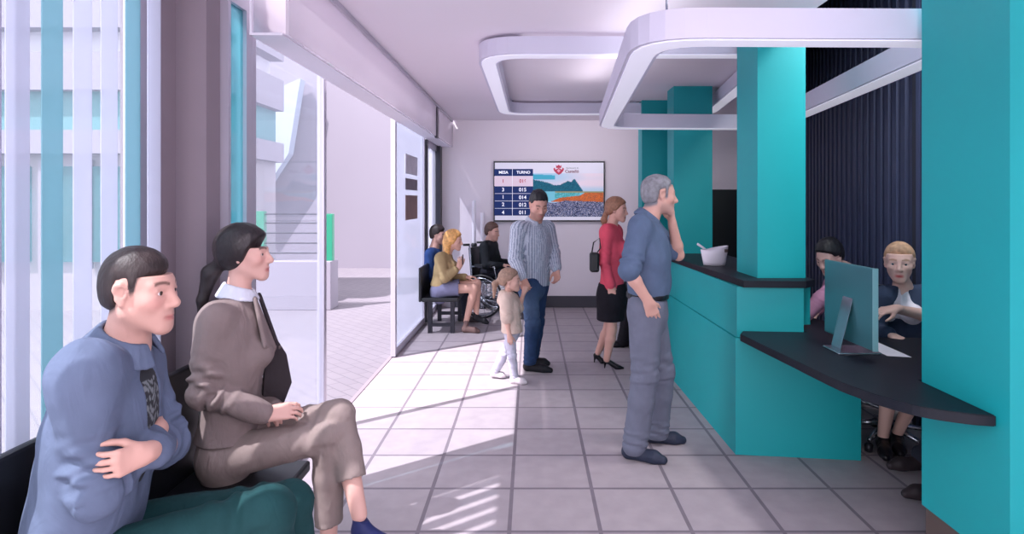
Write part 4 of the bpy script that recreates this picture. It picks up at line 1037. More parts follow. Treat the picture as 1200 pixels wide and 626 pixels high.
    v = g.vol(['hpr', 'hpl', 'knr', 'knl', 'anr', 'anl'], .26, .006); g.trousers(v, .094, .066, .056, 1.0, .006); v.wrinkle(.004, 22, 33)
    for a, t in (('r', .74), ('l', .62)):
        K, A = j['kn' + a], j['an' + a]; d = nrm(A - K); c = lerp(K, A, t)
        v.cap(c + d * .065, c + d * .6, .075, .09, .004, op='sub')
    g.add(v, 'trousers', cloth('trouser_taupe', rgb(136, 122, 118)))
    for a in 'rl':
        A = j['an' + a]
        if a == 'l': h0 = A + V3(-.035, .0, -.085); t0 = h0 + V3(.20, -.02, -.09); up = nrm(V3(.35, 0, .9))
        else: h0 = A * V3(1, 1, 0) + V3(-.05, 0, 0); t0 = h0 + V3(.24, -.02, 0); up = V3(0, 0, 1)
        v = Vol(np.minimum(h0, t0) - .12, np.maximum(h0, t0) + V3(.12, .12, .2), .005); shoe_vol(v, h0, t0, .92, up=up, ankle=A + up * .01)
        v.cut(A - up * (.012 if a == 'l' else .03), up); g.add(v, 'shoe', cloth('shoe_blue', rgb(36, 44, 92), rough=.5))
taupe_woman()

# ---- man in the striped overshirt
def striped_man():
    J = dict(nk=(627, 260, 5.74), shr=(607, 269, 5.62), shl=(642, 268, 5.84), elr=(604, 304, 5.54), wrr=(613, 327, 5.44), ell=(649, 298, 5.82), wrl=(652, 316, 5.72),
             hpr=(619, 331, 5.66), hpl=(631, 331, 5.80), knr=(624, 380, 5.64), knl=(629, 378, 5.82), anr=(621, 424, 5.69), anl=(625, 416, 5.88))
    g = Fig(J, (.72, -.69, 0), 1.02, vox=.007); j = g.J
    hd = Head(P(631, 241, 5.68), (.30, -.88, -.34), (.1, -.30, 1), s=1.02)
    g.body(hd, [dict(w=j['wrr'], d=(.35, .1, -.9), n=(.2, .95, .1), sgn=-1, curl=(.5, .6, .5)), dict(w=j['wrl'], d=(.1, -.15, -1), n=(-.7, -.7, 0), sgn=1, curl=(.5, .7, .5))])
    sk = L3c(196, 148, 134)
    g.person('man in pale striped overshirt and jeans looking down, holding the girl by the hand', hd.colour(sk, brow=L3c(30, 26, 28), stubble=sk * .62))
    hd.eyes(g.o)
    v = hd.hair_vol(.005); hd.cap_hair(v, .008, line=((-.14, -.05), (-.05, -.04), (-.02, .0), (.03, .02), (.045, .055), (.08, .068), (.12, .07)), top=.014, wig=.004, soft=.03)
    g.add(v, 'hair', hair_mat('hair_black', rgb(24, 24, 30)))
    H = (j['hpr'] + j['hpl']) / 2; N = j['nk']
    v = g.vol(['nk', 'shr', 'shl', 'hpr', 'hpl'], .2); g.torso(v, .004, hem=1.0); g.neck_hole(v, hd, .058); g.add(v, 'undershirt', cloth('tee_navy', rgb(54, 58, 78)))
    v = g.vol(['nk', 'shr', 'shl', 'elr', 'ell', 'wrr', 'wrl', 'hpr', 'hpl'], .2); g.torso(v, .020, hem=1.1, w=1.0)
    v.cap(N + g.F * .1, lerp(N, H, .5) + g.F * .19, .022, .016, .008, op='sub'); v.cap(lerp(N, H, .5) + g.F * .2, lerp(N, H, 1.3) + g.F * .22, .016, .03, .008, op='sub')
    for a in 'rl': g.sleeve(v, a, 1.85, .070, .060, .050, .006)
    v.wrinkle(.004, 20, 6); v.cut(H - V3(0, 0, .03), (0, 0, -1)); g.neck_hole(v, hd, .06)
    def stripes(co):
        a = (co - N) @ g.S; b = (co - N) @ g.F; t = np.arctan2(a, b + .02) * .16; best = np.full(len(co), .095)
        for p_, q_ in ((j['shr'], j['elr']), (j['elr'], j['wrr']), (j['shl'], j['ell']), (j['ell'], j['wrl'])):
            d_ = q_ - p_; u_ = np.clip(((co - p_) @ d_) / (d_ @ d_), .25, 1); r_ = co - p_ - u_[:, None] * d_; dd = np.linalg.norm(r_, axis=1)
            e1 = nrm(np.cross(d_, g.F)); e2 = nrm(np.cross(d_, e1)); m_ = dd < best; t[m_] = (np.arctan2(r_ @ e1, r_ @ e2) * .055)[m_]; best = np.minimum(best, dd)
        w_ = (np.sin(t * 2 * np.pi / .021) > .25); c = np.tile(L3c(178, 184, 198), (len(co), 1)); c[w_] = L3c(126, 134, 152); return c
    g.add(v, 'overshirt', mat('striped_cloth', (1, 1, 1, 1), .85, vcol=True, spec=.2, bump=(420, .1), crease=(14, .5, .02)), colf=stripes)
    g.add(g.collar(hd, .066, .04, .007, gap=.5), 'collar', cloth('collar_grey', rgb(168, 174, 190)))
    v = g.vol(['hpr', 'hpl', 'knr', 'knl', 'anr', 'anl'], .25); g.trousers(v, .092, .068, .056, .98, .006); v.wrinkle(.004, 24, 7)
    v.cut(H + V3(0, 0, .09), (0, 0, 1)); v.cut(V3(0, 0, .07), (0, 0, -1))
    def jeans(co):
        c = np.tile(L3c(38, 58, 92), (len(co), 1)); m_ = np.clip(1 - np.abs(co[:, 2] - .62) / .25, 0, 1) * (co[:, 1] < 5.68) * .5; return c + (L3c(96, 118, 146) - c) * m_[:, None]
    g.add(v, 'jeans', mat('jeans_cloth', (1, 1, 1, 1), .85, vcol=True, noise=(20, .15), spec=.2, bump=(420, .1), crease=(14, .5, .02)), colf=jeans)
    for a, (h0, t0) in dict(r=(fl(614, 5.74), fl(649, 5.66)), l=(fl(619, 5.95), fl(646, 5.90))).items():
        v = Vol(np.minimum(h0, t0) - .1, np.maximum(h0, t0) + V3(.1, .1, .2), .006); shoe_vol(v, h0, t0, 1.0, ankle=j['an' + a] + V3(0, 0, .03)); v.cut(V3(0, 0, .13), (0, 0, 1)); g.add(v, 'boot', cloth('boot_black', rgb(28, 28, 34), rough=.6))
striped_man()

# ---- little girl
def girl():
    J = dict(nk=(596, 346, 5.36), shr=(593, 352, 5.27), shl=(601, 352, 5.45), elr=(594, 376, 5.24), wrr=(597, 393, 5.23), ell=(608, 362, 5.48), wrl=(614, 343, 5.44),
             hpr=(597, 389, 5.32), hpl=(603, 389, 5.40), knr=(600, 418, 5.30), knl=(591, 414, 5.43), anr=(603, 444, 5.34), anl=(580, 436, 5.50))
    g = Fig(J, (1, -.1, 0), .60, fem=True, vox=.006, child=True); j = g.J
    hd = Head(P(598, 329, 5.355), (1, -.05, -.02), s=.87)
    g.body(hd, [dict(w=j['wrr'], d=(.1, 0, -1), n=(.1, 1, 0), sgn=1, s=.65, curl=(.3, .4, .3)), dict(w=j['wrl'], d=(.3, .0, 1), n=(0, 1, 0), sgn=-1, s=.65, curl=(.4, .5, .4))], armr=1.05)
    sk = L3c(204, 162, 148)
    g.person('little girl with ponytail in beige hoodie walking beside the striped man', hd.colour(sk, brow=L3c(150, 120, 100)))
    hd.eyes(g.o)
    v = hd.hair_vol(.005, .6); hd.cap_hair(v, .012, line=((-.15, -.07), (-.05, -.055), (-.02, -.01), (.02, .012), (.04, .04), (.08, .066), (.12, .07)), wig=.002)
    b0 = hd.w(-.115, 0, .0); v.cap(b0, b0 + V3(-.035, 0, -.03), .020, .024, .02); v.cap(b0 + V3(-.035, 0, -.03), b0 + V3(-.045, 0, -.15), .026, .010, .02)
    g.add(v, 'hair', hair_mat('hair_light_brown', rgb(140, 112, 96)))
    H = (j['hpr'] + j['hpl']) / 2; N = j['nk']
    v = g.vol(['nk', 'shr', 'shl', 'elr', 'ell', 'hpr', 'hpl'], .2); g.torso(v, .030, hem=1.0, w=1.08, k=.03)
    g.sleeve(v, 'r', .85, .098, .092); g.sleeve(v, 'l', .9, .098, .088); v.wrinkle(.003, 30, 6)
    v.cap(N - g.F * .045 + V3(0, 0, .0), N - g.F * .065 - V3(0, 0, .05), .05, .04, .03); v.cap(N + g.S * .04 + g.F * .02, N - g.S * .04 + g.F * .02, .03, None, .02); v.cut(H + V3(0, 0, .005), (0, 0, -1))
    g.add(v, 'hoodie', cloth('hoodie_beige', rgb(200, 178, 166)))
    v = g.vol(['hpr', 'hpl', 'knr', 'knl', 'anr', 'anl'], .2); g.trousers(v, .090, .070, .058, .97, .006, k=.02, hipw=.85); v.wrinkle(.003, 34, 2); v.cut(H + V3(0, 0, .05), (0, 0, 1))
    g.add(v, 'leggings', cloth('leggings_pale', rgb(186, 184, 200)))
    for a, (h0, t0) in dict(r=(fl(598, 5.34), fl(619, 5.30)), l=(fl(575, 5.50, .012), fl(594, 5.47))).items():
        v = Vol(np.minimum(h0, t0) - .1, np.maximum(h0, t0) + V3(.1, .1, .15), .005); shoe_vol(v, h0, t0, .78, ankle=j['an' + a]); v.cut(V3(0, 0, .09), (0, 0, 1)); g.add(v, 'shoe', cloth('shoe_pale', rgb(196, 186, 192)))
girl()

# ---- woman in red jacket
def red_woman():
    J = dict(nk=(717, 264, 5.82), shr=(711, 272, 5.68), shl=(722, 272, 5.96), elr=(708, 306, 5.63), wrr=(716, 335, 5.66), ell=(723, 303, 5.98), wrl=(738, 306, 5.86),
             hpr=(715, 340, 5.75), hpl=(719, 340, 5.90), knr=(717, 386, 5.76), knl=(713, 384, 5.92), anr=(711, 421, 5.80), anl=(701, 413, 6.0))
    g = Fig(J, (.98, -.2, 0), .95, fem=True, vox=.0065); j = g.J
    hd = Head(P(723, 246, 5.81), (.92, -.38, -.10), s=.95)
    g.body(hd, [dict(w=j['wrr'], d=(.12, -.02, -1), n=(.1, 1, 0), sgn=1, curl=(.2, .3, .2), s=.95), dict(w=j['wrl'], d=(.8, -.1, .3), n=(0, -.3, -1), sgn=-1, s=.95)])
    sk = L3c(208, 160, 146)
    g.person('woman in red jacket and black skirt standing behind the grey-haired man', hd.colour(sk, lips=L3c(170, 80, 84), brow=L3c(120, 90, 70)))
    hd.eyes(g.o)
    v = hd.hair_vol(.0055, .7); hd.cap_hair(v, .016, line=((-.16, -.07), (-.05, -.065), (-.01, -.03), (.03, .01), (.05, .04), (.085, .07), (.12, .075)), wig=.002)
    b0 = hd.w(-.11, 0, -.05); v.cap(b0, b0 + V3(-.02, -.01, -.06), .026, .03, .02); v.cap(b0 + V3(-.02, -.01, -.06), b0 + V3(-.02, -.02, -.17), .028, .01, .02)
    g.add(v, 'hair', hair_mat('hair_auburn', rgb(146, 104, 82)))
    H = (j['hpr'] + j['hpl']) / 2; N = j['nk']
    v = g.vol(['nk', 'shr', 'shl', 'elr', 'ell', 'wrr', 'wrl', 'hpr', 'hpl'], .2); g.torso(v, .022, bust=.07, waist=.9, hem=1.0)
    for a in 'rl': g.sleeve(v, a, 1.95, .066, .056, .046, .005)
    v.wrinkle(.003, 24, 6); v.cut(H + V3(0, 0, .0), (0, 0, -1)); g.neck_hole(v, hd, .054, front=.016, fr=.026, deep=.34); g.add(v, 'jacket', cloth('jacket_red', rgb(214, 82, 102)))
    v = g.vol(['hpr', 'hpl', 'knr', 'knl'], .25); Kc = (j['knr'] + j['knl']) / 2
    v.cap(H + V3(0, 0, .06), H - V3(0, 0, .06), .155, .175, .03, (g.F, .8)); v.cap(H - V3(0, 0, .06), Kc + V3(0, 0, .08), .175, .158, .04, (g.F, .82)); v.wrinkle(.004, 18, 3)
    v.cut(Kc + V3(0, 0, .085), (0, 0, -1)); v.cut(H + V3(0, 0, .07), (0, 0, 1)); g.add(v, 'skirt', cloth('skirt_black', rgb(24, 22, 30)))
    for a, (h0, t0) in dict(r=(fl(708, 5.82), fl(731.5, 5.78)), l=(fl(696, 6.02), fl(711, 5.99))).items():
        v = Vol(np.minimum(h0, t0) - .1, np.maximum(h0, t0) + V3(.1, .1, .2), .005); d = nrm(t0 - h0); hh = h0 + V3(0, 0, .075); ball = lerp(h0, t0, .66) + V3(0, 0, .018)
        v.cap(hh + d * .025, ball, .026, .027, .015); v.cap(ball, t0 - d * .01 + V3(0, 0, .012), .027, .010, .015); v.cap(hh + d * .012, h0 + d * .004, .016, .005, .015)
        v.cap(hh + d * .06 + V3(0, 0, .035), ball + d * .01 + V3(0, 0, .04), .026, .024, .008, op='sub'); g.add(v, 'high_heel', cloth('heel_black', rgb(22, 20, 26), rough=.3))
    c = P(697.5, 306, 5.60); b = empty('handbag', (c.x, c.y, c.z - .1), 'black handbag hanging at the elbow of the woman in red', 'bag')
    MB().box(c.x - .05, c.x + .035, c.y - .05, c.y + .05, c.z - .10, c.z + .08, .02).build('bag_body', M['black'], b)
    MB().tube([(c.x - .03, c.y, c.z + .08), (c.x - .015, c.y, c.z + .17), (c.x + .04, c.y, c.z + .21), (c.x + .05, c.y, c.z + .12), (c.x + .02, c.y, c.z + .08)], .006, 8).build('handle', M['black'], b)
red_woman()

# ---- man in blue mostly hidden behind the grey-haired man
def hidden_man():
    J = dict(nk=(762, 262, 6.7), shr=(752, 270, 6.86), shl=(757, 270, 6.5), elr=(750, 300, 6.9), wrr=(745, 320, 6.8), ell=(745, 300, 6.46), wrl=(748, 325, 6.42),
             hpr=(745, 332, 6.76), hpl=(746, 332, 6.58), knr=(742, 368, 6.76), knl=(736, 369, 6.6), anr=(741, 402, 6.74), anl=(730, 400, 6.66))
    g = Fig(J, (-1, -.1, 0), 1.0, vox=.009); j = g.J
    hd = Head(P(765, 243, 6.7), (-1, -.2, 0), s=1.0)
    g.body(hd, [dict(w=j['wrr'], d=(0, 0, -1), n=(0, -1, 0)), dict(w=j['wrl'], d=(0, 0, -1), n=(0, 1, 0), sgn=-1)]); g.person('person in blue top and black trousers almost hidden behind the grey-haired man', hd.colour(L3c(196, 150, 136)))
    v = hd.hair_vol(.007); hd.cap_hair(v, .012); g.add(v, 'hair', hair_mat('hair_dark_brown', rgb(46, 36, 36)))
    H = (j['hpr'] + j['hpl']) / 2
    v = g.vol(['nk', 'shr', 'shl', 'elr', 'ell', 'wrr', 'wrl', 'hpr', 'hpl'], .2); g.torso(v, .02)
    for a in 'rl': g.sleeve(v, a, 1.95)
    v.wrinkle(.003, 22, 6); v.cut(H + V3(0, 0, .0), (0, 0, -1)); g.neck_hole(v, hd); g.add(v, 'shirt', cloth('shirt_blue', rgb(84, 110, 152)))
    v = g.vol(['hpr', 'hpl', 'knr', 'knl', 'anr', 'anl'], .2); g.trousers(v, cuff=.066); v.cut(H + V3(0, 0, .09), (0, 0, 1)); g.add(v, 'trousers', cloth('skirt_black', rgb(24, 22, 30)))
    for a, (h0, t0) in dict(r=(fl(744, 6.76), fl(718, 6.74)), l=(fl(737, 6.68), fl(715, 6.64))).items():
        v = Vol(np.minimum(h0, t0) - .1, np.maximum(h0, t0) + V3(.1, .1, .2), .008); shoe_vol(v, h0, t0, 1.0, ankle=j['an' + a]); v.cut(V3(0, 0, .12), (0, 0, 1)); g.add(v, 'shoe', cloth('heel_black', rgb(22, 20, 26)))
hidden_man()

# ---- blonde woman on the waiting bench
def blonde_woman():
    J = dict(nk=(524, 297, 7.46), shr=(516, 303, 7.32), shl=(523, 303, 7.60), elr=(521, 326, 7.26), wrr=(538, 313, 7.32), ell=(528, 326, 7.62), wrl=(546, 325, 7.52),
             hpr=(515, 339, 7.36), hpl=(517, 339, 7.54), knr=(556, 338, 7.36), knl=(559, 332, 7.50), anr=(546, 378, 7.40), anl=(558, 368, 7.44))
    g = Fig(J, (1, -.1, 0), .97, fem=True, vox=.0075); j = g.J
    hd = Head(P(532, 282, 7.45), (.98, -.15, -.12), s=1.0)
    g.body(hd, [dict(w=j['wrr'], d=(.25, -.05, 1), n=(-.4, .9, 0), sgn=-1, curl=(.6, .7, .5)), dict(w=j['wrl'], d=(1, 0, .1), n=(0, 0, -1), sgn=-1)])
    sk = L3c(214, 168, 150)
    g.person('blonde woman in mustard jacket sitting with crossed legs on the waiting bench', hd.colour(sk, brow=L3c(170, 130, 90)))
    v = hd.hair_vol(.0065, .7); hd.cap_hair(v, .020, line=((-.16, -.10), (-.06, -.10), (-.01, -.09), (.015, -.06), (.04, .0), (.055, .045), (.085, .072), (.12, .08)), wig=.003)
    v.cap(hd.w(-.06, .05, -.04), hd.w(-.05, .05, -.17), .045, .030, .03); v.cap(hd.w(-.06, -.05, -.04), hd.w(-.05, -.05, -.18), .045, .030, .03); v.cap(hd.w(-.09, 0, -.04), hd.w(-.085, 0, -.18), .05, .035, .03)
    g.add(v, 'hair', hair_mat('hair_blonde', rgb(222, 166, 98)))
    H = (j['hpr'] + j['hpl']) / 2
    v = g.vol(['nk', 'shr', 'shl', 'elr', 'ell', 'wrr', 'wrl', 'hpr', 'hpl'], .2); g.torso(v, .022, bust=.06, hem=.9)
    for a in 'rl': g.sleeve(v, a, 1.7 if a == 'r' else 1.9, .066, .058, .05)
    v.wrinkle(.004, 24, 6); v.cut(H + V3(0, 0, .05), (0, 0, -1)); g.neck_hole(v, hd, .05, front=.016, fr=.024); g.add(v, 'jacket', cloth('jacket_mustard', rgb(164, 142, 104)))
    v = g.vol(['hpr', 'hpl', 'knr', 'knl'], .25); g.trousers(v, .098, .085, shin=.02)
    for a in 'rl': K = j['kn' + a]; d = nrm(K - j['hp' + a]); c = lerp(j['hp' + a], K, .5); v.cap(c + d * .1, c + d * .6, .11, .11, .004, op='sub')
    g.add(v, 'shorts', cloth('shorts_grey_blue', rgb(128, 128, 156)))
    for a in 'rl':
        A = j['an' + a]; up = V3(0, 0, 1)
        if a == 'r': h0 = A * V3(1, 1, 0) + V3(-.045, 0, 0); t0 = h0 + V3(.23, -.03, 0)
        else: h0 = A + V3(-.05, 0, -.07); t0 = h0 + V3(.21, -.03, -.06); up = nrm(V3(.28, 0, .95))
        v = Vol(np.minimum(h0, t0) - .12, np.maximum(h0, t0) + V3(.12, .12, .25), .0065); shoe_vol(v, h0, t0, .95, up=up, ankle=lerp(A, j['kn' + a], .12)); g.add(v, 'ankle_boot', cloth('boot_taupe', rgb(120, 96, 92)) if a == 'r' else cloth('boot_black', rgb(28, 28, 34)))
    p = j['wrr'] + V3(.045, -.01, .09); ph = MB().box(p[0] - .004, p[0] + .004, p[1] - .035, p[1] + .035, p[2] - .06, p[2] + .06, .003).build('phone', M['black'], origin=(p[0], p[1], p[2] - .06)); tag(ph, 'dark phone held up by the blonde woman on the bench', 'phone')
blonde_woman()

def seated_simple(name_label, J, face, headpos, headf, s, cols, hairkw, hairm, vox, fem=False, hands=True, shoes=True, sk=(204, 160, 146), brow=(60, 46, 40), neckfront=0, seat_top=True, upto=1.95, eyes=False, lips=None, hs=1.0, extra_hair=None, feetdir=None, bust=0, hand_kw=None, low='trousers', lowtop=.09, topname='sweater', w=1.0, shoecol=None, stub=None):
    g = Fig(J, face, s, fem=fem, vox=vox); j = g.J; hd = Head(headpos, headf, s=hs)
    hk = hand_kw or [dict(w=j['wr' + a], d=nrm(j['wr' + a] - j['el' + a]), n=(0, 0, -1), sgn=1 if a == 'l' else -1) for a in 'rl']
    g.body(hd, hk); g.person(name_label, hd.colour(L3c(*sk), brow=L3c(*brow), lips=L3c(*lips) if lips else None, stubble=L3c(*stub) if stub else None))
    if eyes: hd.eyes(g.o, rgb(70, 86, 100))
    v = hd.hair_vol(vox * .8, .6); hd.cap_hair(v, **hairkw)
    if extra_hair: extra_hair(v, hd)
    g.add(v, 'hair', hairm); H = (j['hpr'] + j['hpl']) / 2
    v = g.vol(['nk', 'shr', 'shl', 'elr', 'ell', 'wrr', 'wrl', 'hpr', 'hpl'], .2); g.torso(v, .02, bust=bust, hem=.95, w=w)
    for a in 'rl': g.sleeve(v, a, upto if not isinstance(upto, dict) else upto[a], .064, .056, .046)
    v.wrinkle(.0035, 24, 6); v.cut(H + V3(0, 0, .03), (0, 0, -1)); g.neck_hole(v, hd, .054, front=neckfront, fr=.026 if neckfront else .03); g.add(v, topname, cols[0])
    v = g.vol(['hpr', 'hpl', 'knr', 'knl', 'anr', 'anl'], .24)
    if low == 'trousers': g.trousers(v); g.add(v, 'trousers', cols[1])
    else:
        g.trousers(v, .10, .085, shin=.03); g.add(v, 'skirt', cols[1])
    d = nrm(feetdir if feetdir is not None else g.F)
    for a in 'rl':
        h0 = j['an' + a] - V3(0, 0, .085) - d * .05; t0 = h0 + d * .27
        v = Vol(np.minimum(h0, t0) - .1, np.maximum(h0, t0) + V3(.1, .1, .2), max(.006, vox * .8)); shoe_vol(v, h0, t0, 1.0, ankle=j['an' + a]); v.cut(j['an' + a] + V3(0, 0, .03), (0, 0, 1)); g.add(v, 'shoe', shoecol or cloth('shoe_brown', rgb(66, 54, 56), rough=.5))
    return g, hd

# ---- man in dark blue beside the blonde woman
J = dict(nk=(509, 291, 8.02), shr=(503.5, 298, 7.86), shl=(511, 298, 8.18), elr=(505, 322, 7.84), wrr=(524, 326, 7.9), ell=(514, 322, 8.16), wrl=(530, 326, 8.1),
         hpr=(507, 332, 7.93), hpl=(509, 332, 8.1), knr=(545, 332, 7.92), knl=(546, 332, 8.1), anr=(546, 370, 7.92), anl=(547, 370, 8.1))
seated_simple('man in dark blue top sitting behind the blonde woman on the waiting bench', J, (1, -.1, 0), P(513.5, 276, 8.02), (1, -.25, -.1), .97, (cloth('sweater_blue', rgb(40, 66, 118)), cloth('trouser_dark', rgb(40, 42, 54))),
              dict(th=.012, top=.012, wig=.002), hair_mat('hair_dark_brown', rgb(46, 36, 36)), .009)

# ---- wheelchair and the man in it
def wheelchair(c, f, label):
    f = nrm(f); l = np.cross((0, 0, 1), f); W = lambda x, y, z: Vector(c + f * x + l * y + V3(0, 0, z))
    t = empty('wheelchair', Vector(c), label, 'wheelchair')
    for y in (-.30, .30):
        tl = MB(); tl.tube([W(-.05 + .285 * math.cos(a), y, .30 + .285 * math.sin(a)) for a in np.linspace(0, 6.283, 40, endpoint=False)], .015, 8, closed=True); wh = tl.build('wheel', M['black'], t)
        rm = MB(); rm.tube([W(-.05 + .25 * math.cos(a), y * 1.08, .30 + .25 * math.sin(a)) for a in np.linspace(0, 6.283, 40, endpoint=False)], .008, 6, closed=True); rm.build('hand_rim', M['steel'], wh)
        spk = MB()
        for k in range(14): a = k * 6.283 / 14; spk.tube([W(-.05, y, .30), W(-.05 + .28 * math.cos(a), y, .30 + .28 * math.sin(a))], .003, 5)
        spk.build('spokes', M['steel'], wh)
        cs = MB(); cs.tube([W(.33 + .085 * math.cos(a), y * .85, .10 + .085 * math.sin(a)) for a in np.linspace(0, 6.283, 24, endpoint=False)], .014, 8, closed=True); cs.tube([W(.33, y * .85 - .012, .10), W(.33, y * .85 + .012, .10)], .07, 12); cs.build('caster', M['dark_metal'], t)
        fr = MB(); fr.tube([W(-.24, y * .85, 1.0), W(-.20, y * .85, .50), W(-.18, y * .85, .28), W(.33, y * .85, .20)], .012, 8); fr.tube([W(-.20, y * .85, .50), W(.28, y * .85, .50), W(.36, y * .85, .24), W(.46, y * .8, .10)], .012, 8)
        fr.tube([W(-.20, y * .87, .70), W(.12, y * .87, .70), W(.16, y * .87, .50)], .012, 8); fr.build('frame_side', M['steel'], t)
        ar = MB(); ar.tube([W(-.16, y * .87, .715), W(.10, y * .87, .715)], .022, 8); ar.build('armrest', M['black'], t)
        hg_ = MB(); hg_.tube([W(-.24, y * .85, .995), W(-.33, y * .85, .99)], .016, 8); hg_.build('push_handle', M['black'], t)
        fp = MB(); fp.tube([W(.42, y * .45, .10), W(.54, y * .45, .12)], .012, 6); fp.slab([W(.40, y * .2, .10), W(.40, y * .75, .10), W(.54, y * .75, .12), W(.54, y * .2, .12)], (0, 0, .012)); fp.build('footrest', M['dark_metal'], t)
    MB().slab([W(-.20, -.25, .48), W(.27, -.25, .48), W(.27, .25, .48), W(-.20, .25, .48)], (0, 0, .03)).build('seat', M['black'], t)
    MB().slab([W(-.205, -.25, .52), W(-.24, -.25, .95), W(-.24, .25, .95), W(-.205, .25, .52)], Vector(-f) * .018).build('backrest', M['black'], t)
wc = fl(577, 8.52); wf_ = nrm(V3(.96, -.28, 0))
wheelchair(wc, wf_, 'wheelchair with black seat and spoked wheels behind the little girl')
def WC(x, y, z): return wc + wf_ * x + np.cross((0, 0, 1), wf_) * y + V3(0, 0, z)
J = dict(nk=WC(-.04, 0, 1.04), shr=WC(-.05, -.19, .96), shl=WC(-.05, .19, .96), elr=WC(.0, -.25, .72), wrr=WC(.20, -.17, .72), ell=WC(.0, .25, .72), wrl=WC(.20, .17, .72), hpr=WC(-.06, -.09, .615), hpl=WC(-.06, .09, .615),
         knr=WC(.36, -.10, .62), knl=WC(.36, .10, .62), anr=WC(.42, -.10, .235), anl=WC(.42, .10, .235))
seated_simple('man in black jacket sitting in the wheelchair below the wall screen', J, wf_, WC(.0, 0, 1.155), nrm(V3(.85, -.45, -.12)), .97, (cloth('jacket_black', rgb(26, 30, 36)), cloth('trouser_dark', rgb(40, 42, 54))),
              dict(th=.012, top=.012, wig=.002), hair_mat('hair_brown', rgb(86, 62, 54)), .009)

# ---- office chairs behind the desk
def office_chair(x, y, rz, h, label):
    t = empty('office_chair', (x, y, 0), label, 'chair'); R = Matrix.Rotation(rz, 3, 'Z'); W = lambda a, b, c: Vector((x, y, 0)) + R @ Vector((a, b, c))
    v = MB().prism([W(.21 * math.cos(a) * (1 + .12 * math.cos(4 * a)), .20 * math.sin(a), 0).to_tuple()[:2] for a in np.linspace(0, 6.283, 24, endpoint=False)], h - .05, h, .015); v.build('seat', M['black'], t)
    v = MB().slab([W(-.20, .20, h + .10), W(.20, .20, h + .10), W(.18, .25, h + .46), W(-.18, .25, h + .46)], W(0, .03, 0) - W(0, 0, 0)); v.build('backrest', M['black'], t)
    MB().tube([W(0, .10, h - .03), W(0, .21, h - .03), W(0, .235, h + .15)], .016, 8).build('back_stem', M['steel'], t)
    MB().tube([W(0, 0, .10), W(0, 0, h - .05)], .028, 12).build('gas_column', M['steel'], t)
    for k in range(5):
        a = k * 1.2566 + .4; e = W(.27 * math.cos(a), .27 * math.sin(a), .075); lg = MB().tube([W(0, 0, .13), e], [.022, .014], 8).build('leg', M['steel'], t)
        MB().lathe([(.012, 0), (.026, .008), (.026, .05), (.012, .058)], (e.x, e.y, .0), 12).build('caster', M['dark_metal'], lg)
M_SW = cloth('cardigan_navy', rgb(52, 64, 88)); M_TR = cloth('trouser_dark', rgb(40, 42, 54))
ofx, ofy = 2.36, 4.05
office_chair(ofx, ofy, -.35, .50, 'black office chair with steel star base under the blonde clerk')
J = dict(nk=(1058, 336, 3.93), shr=(1034, 350, 3.87), shl=(1086, 347, 3.98), elr=(1026, 390, 3.84), wrr=(1042, 392, 3.68), ell=(1094, 372, 3.84), wrl=(1050, 362, 3.66), hpr=V3(2.30, 4.02, .60), hpl=V3(2.46, 4.08, .60),
         knr=V3(2.17, 3.66, .59), knl=V3(2.36, 3.64, .59), anr=V3(2.24, 3.88, .10), anl=V3(2.36, 3.93, .10))
def clerk_hair(v, hd):
    v.cap(hd.w(-.10, 0, .01), hd.w(-.11, 0, -.04), .05, .04, .03)
jj = {k: arr(P(*q)) if not isinstance(q, np.ndarray) else q for k, q in J.items()}
g, hd = seated_simple('blonde clerk in navy cardigan and white top facing us behind the desk', J, (-.42, -.9, 0), P(1054, 308, 3.86), (-.52, -.85, -.04), .98, (M_SW, cloth('skirt_navy', rgb(40, 48, 72))),
              dict(th=.008, line=((-.15, -.06), (-.05, -.05), (-.02, .0), (.015, .025), (.035, .060), (.065, .090), (.12, .10)), wig=.0015, soft=.035), hair_mat('hair_fair', rgb(188, 152, 122)), .0065, fem=True, eyes=True, lips=(180, 70, 76), sk=(216, 178, 166), brow=(160, 122, 96),
              hs=1.04, extra_hair=clerk_hair, bust=.065, neckfront=.075, upto=dict(r=1.9, l=1.05), topname='cardigan', low='skirt', shoecol=cloth('heel_black', rgb(22, 20, 26)),
              hand_kw=[dict(w=jj['wrl'], d=(-1, -.05, -.12), n=(0, .3, -1), sgn=1, s=.95, curl=(.3, .4, .3)), dict(w=jj['wrr'], d=(.5, -.6, -.2), n=(0, 0, -1), sgn=-1, s=.95)])
H = (g.J['hpr'] + g.J['hpl']) / 2
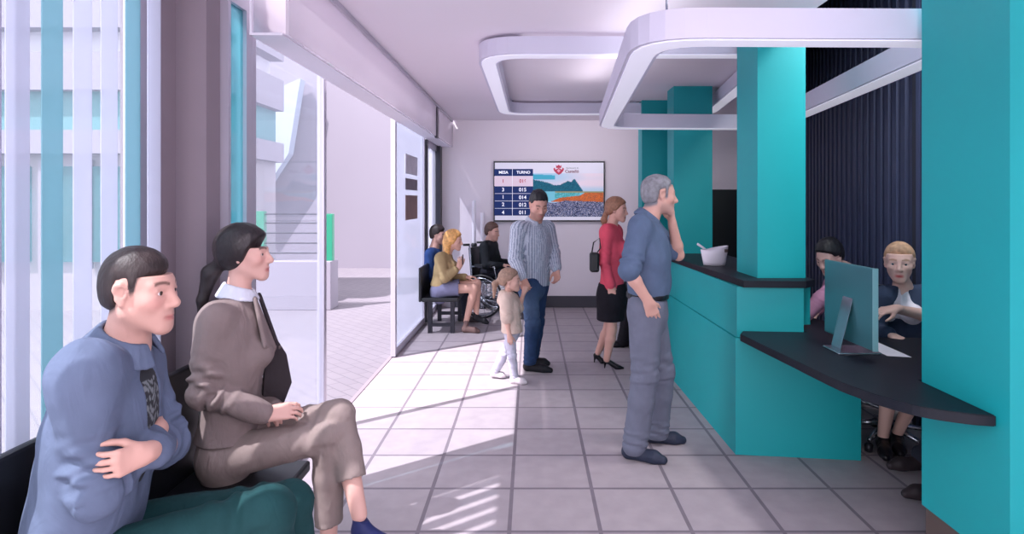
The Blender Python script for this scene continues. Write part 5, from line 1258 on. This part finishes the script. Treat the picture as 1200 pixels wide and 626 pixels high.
v = g.vol(['nk', 'shr', 'shl', 'hpr', 'hpl'], .2); g.torso(v, .010, bust=.066, hem=.9); g.neck_hole(v, hd, .052, front=.012, fr=.02, deep=.2); v.cut(H + V3(0, 0, .06), (0, 0, -1)); g.add(v, 'blouse', cloth('blouse_clerk', rgb(228, 224, 234)))

office_chair(2.36, 4.62, -1.0, .50, 'black office chair under the clerk in pink, further back')
J = dict(nk=(990, 317, 4.40), shr=(982, 326, 4.56), shl=(990, 327, 4.24), elr=(965, 352, 4.50), wrr=(955, 366, 4.42), ell=(962, 351, 4.13), wrl=(945, 369, 4.12), hpr=V3(2.37, 4.66, .60), hpl=V3(2.37, 4.47, .60),
         knr=V3(2.02, 4.66, .59), knl=V3(2.04, 4.48, .59), anr=V3(2.02, 4.66, .10), anl=V3(2.05, 4.48, .10))
seated_simple('dark-haired clerk in pink top bending over behind the monitor', J, (-.92, -.3, 0), P(972, 302, 4.36), (-.80, -.42, -.42), .95, (cloth('top_pink', rgb(186, 134, 164)), M_TR),
              dict(th=.013, top=.01, wig=.002), hair_mat('hair_black', rgb(24, 24, 30)), .007, eyes=True, hs=.98, sk=(212, 172, 164))

# ---- seated customer behind the partition: only the shoes reach into view
office_chair(3.25, 3.34, -1.57, .47, 'black office chair behind the teal partition at the right edge')
J = dict(nk=V3(3.18, 3.34, 1.12), shr=V3(3.2, 3.53, 1.04), shl=V3(3.2, 3.15, 1.04), elr=V3(3.12, 3.58, .82), wrr=V3(2.98, 3.50, .86), ell=V3(3.12, 3.10, .82), wrl=V3(2.98, 3.20, .86), hpr=V3(3.22, 3.43, .57), hpl=V3(3.22, 3.25, .57),
         knr=V3(2.74, 3.48, .56), knl=V3(2.76, 3.22, .56), anr=V3(2.30, 3.58, .105), anl=V3(2.18, 3.24, .105))
seated_simple('seated visitor hidden by the teal partition, brown shoes showing beneath the desk', J, (-1, 0, 0), V3(3.17, 3.34, 1.25), V3(-1, 0, 0), 1.0, (cloth('shirt_blue', rgb(84, 110, 152)), M_TR),
              dict(th=.012), hair_mat('hair_brown', rgb(86, 62, 54)), .010, shoecol=cloth('shoe_dark_brown', rgb(50, 42, 46), rough=.5))
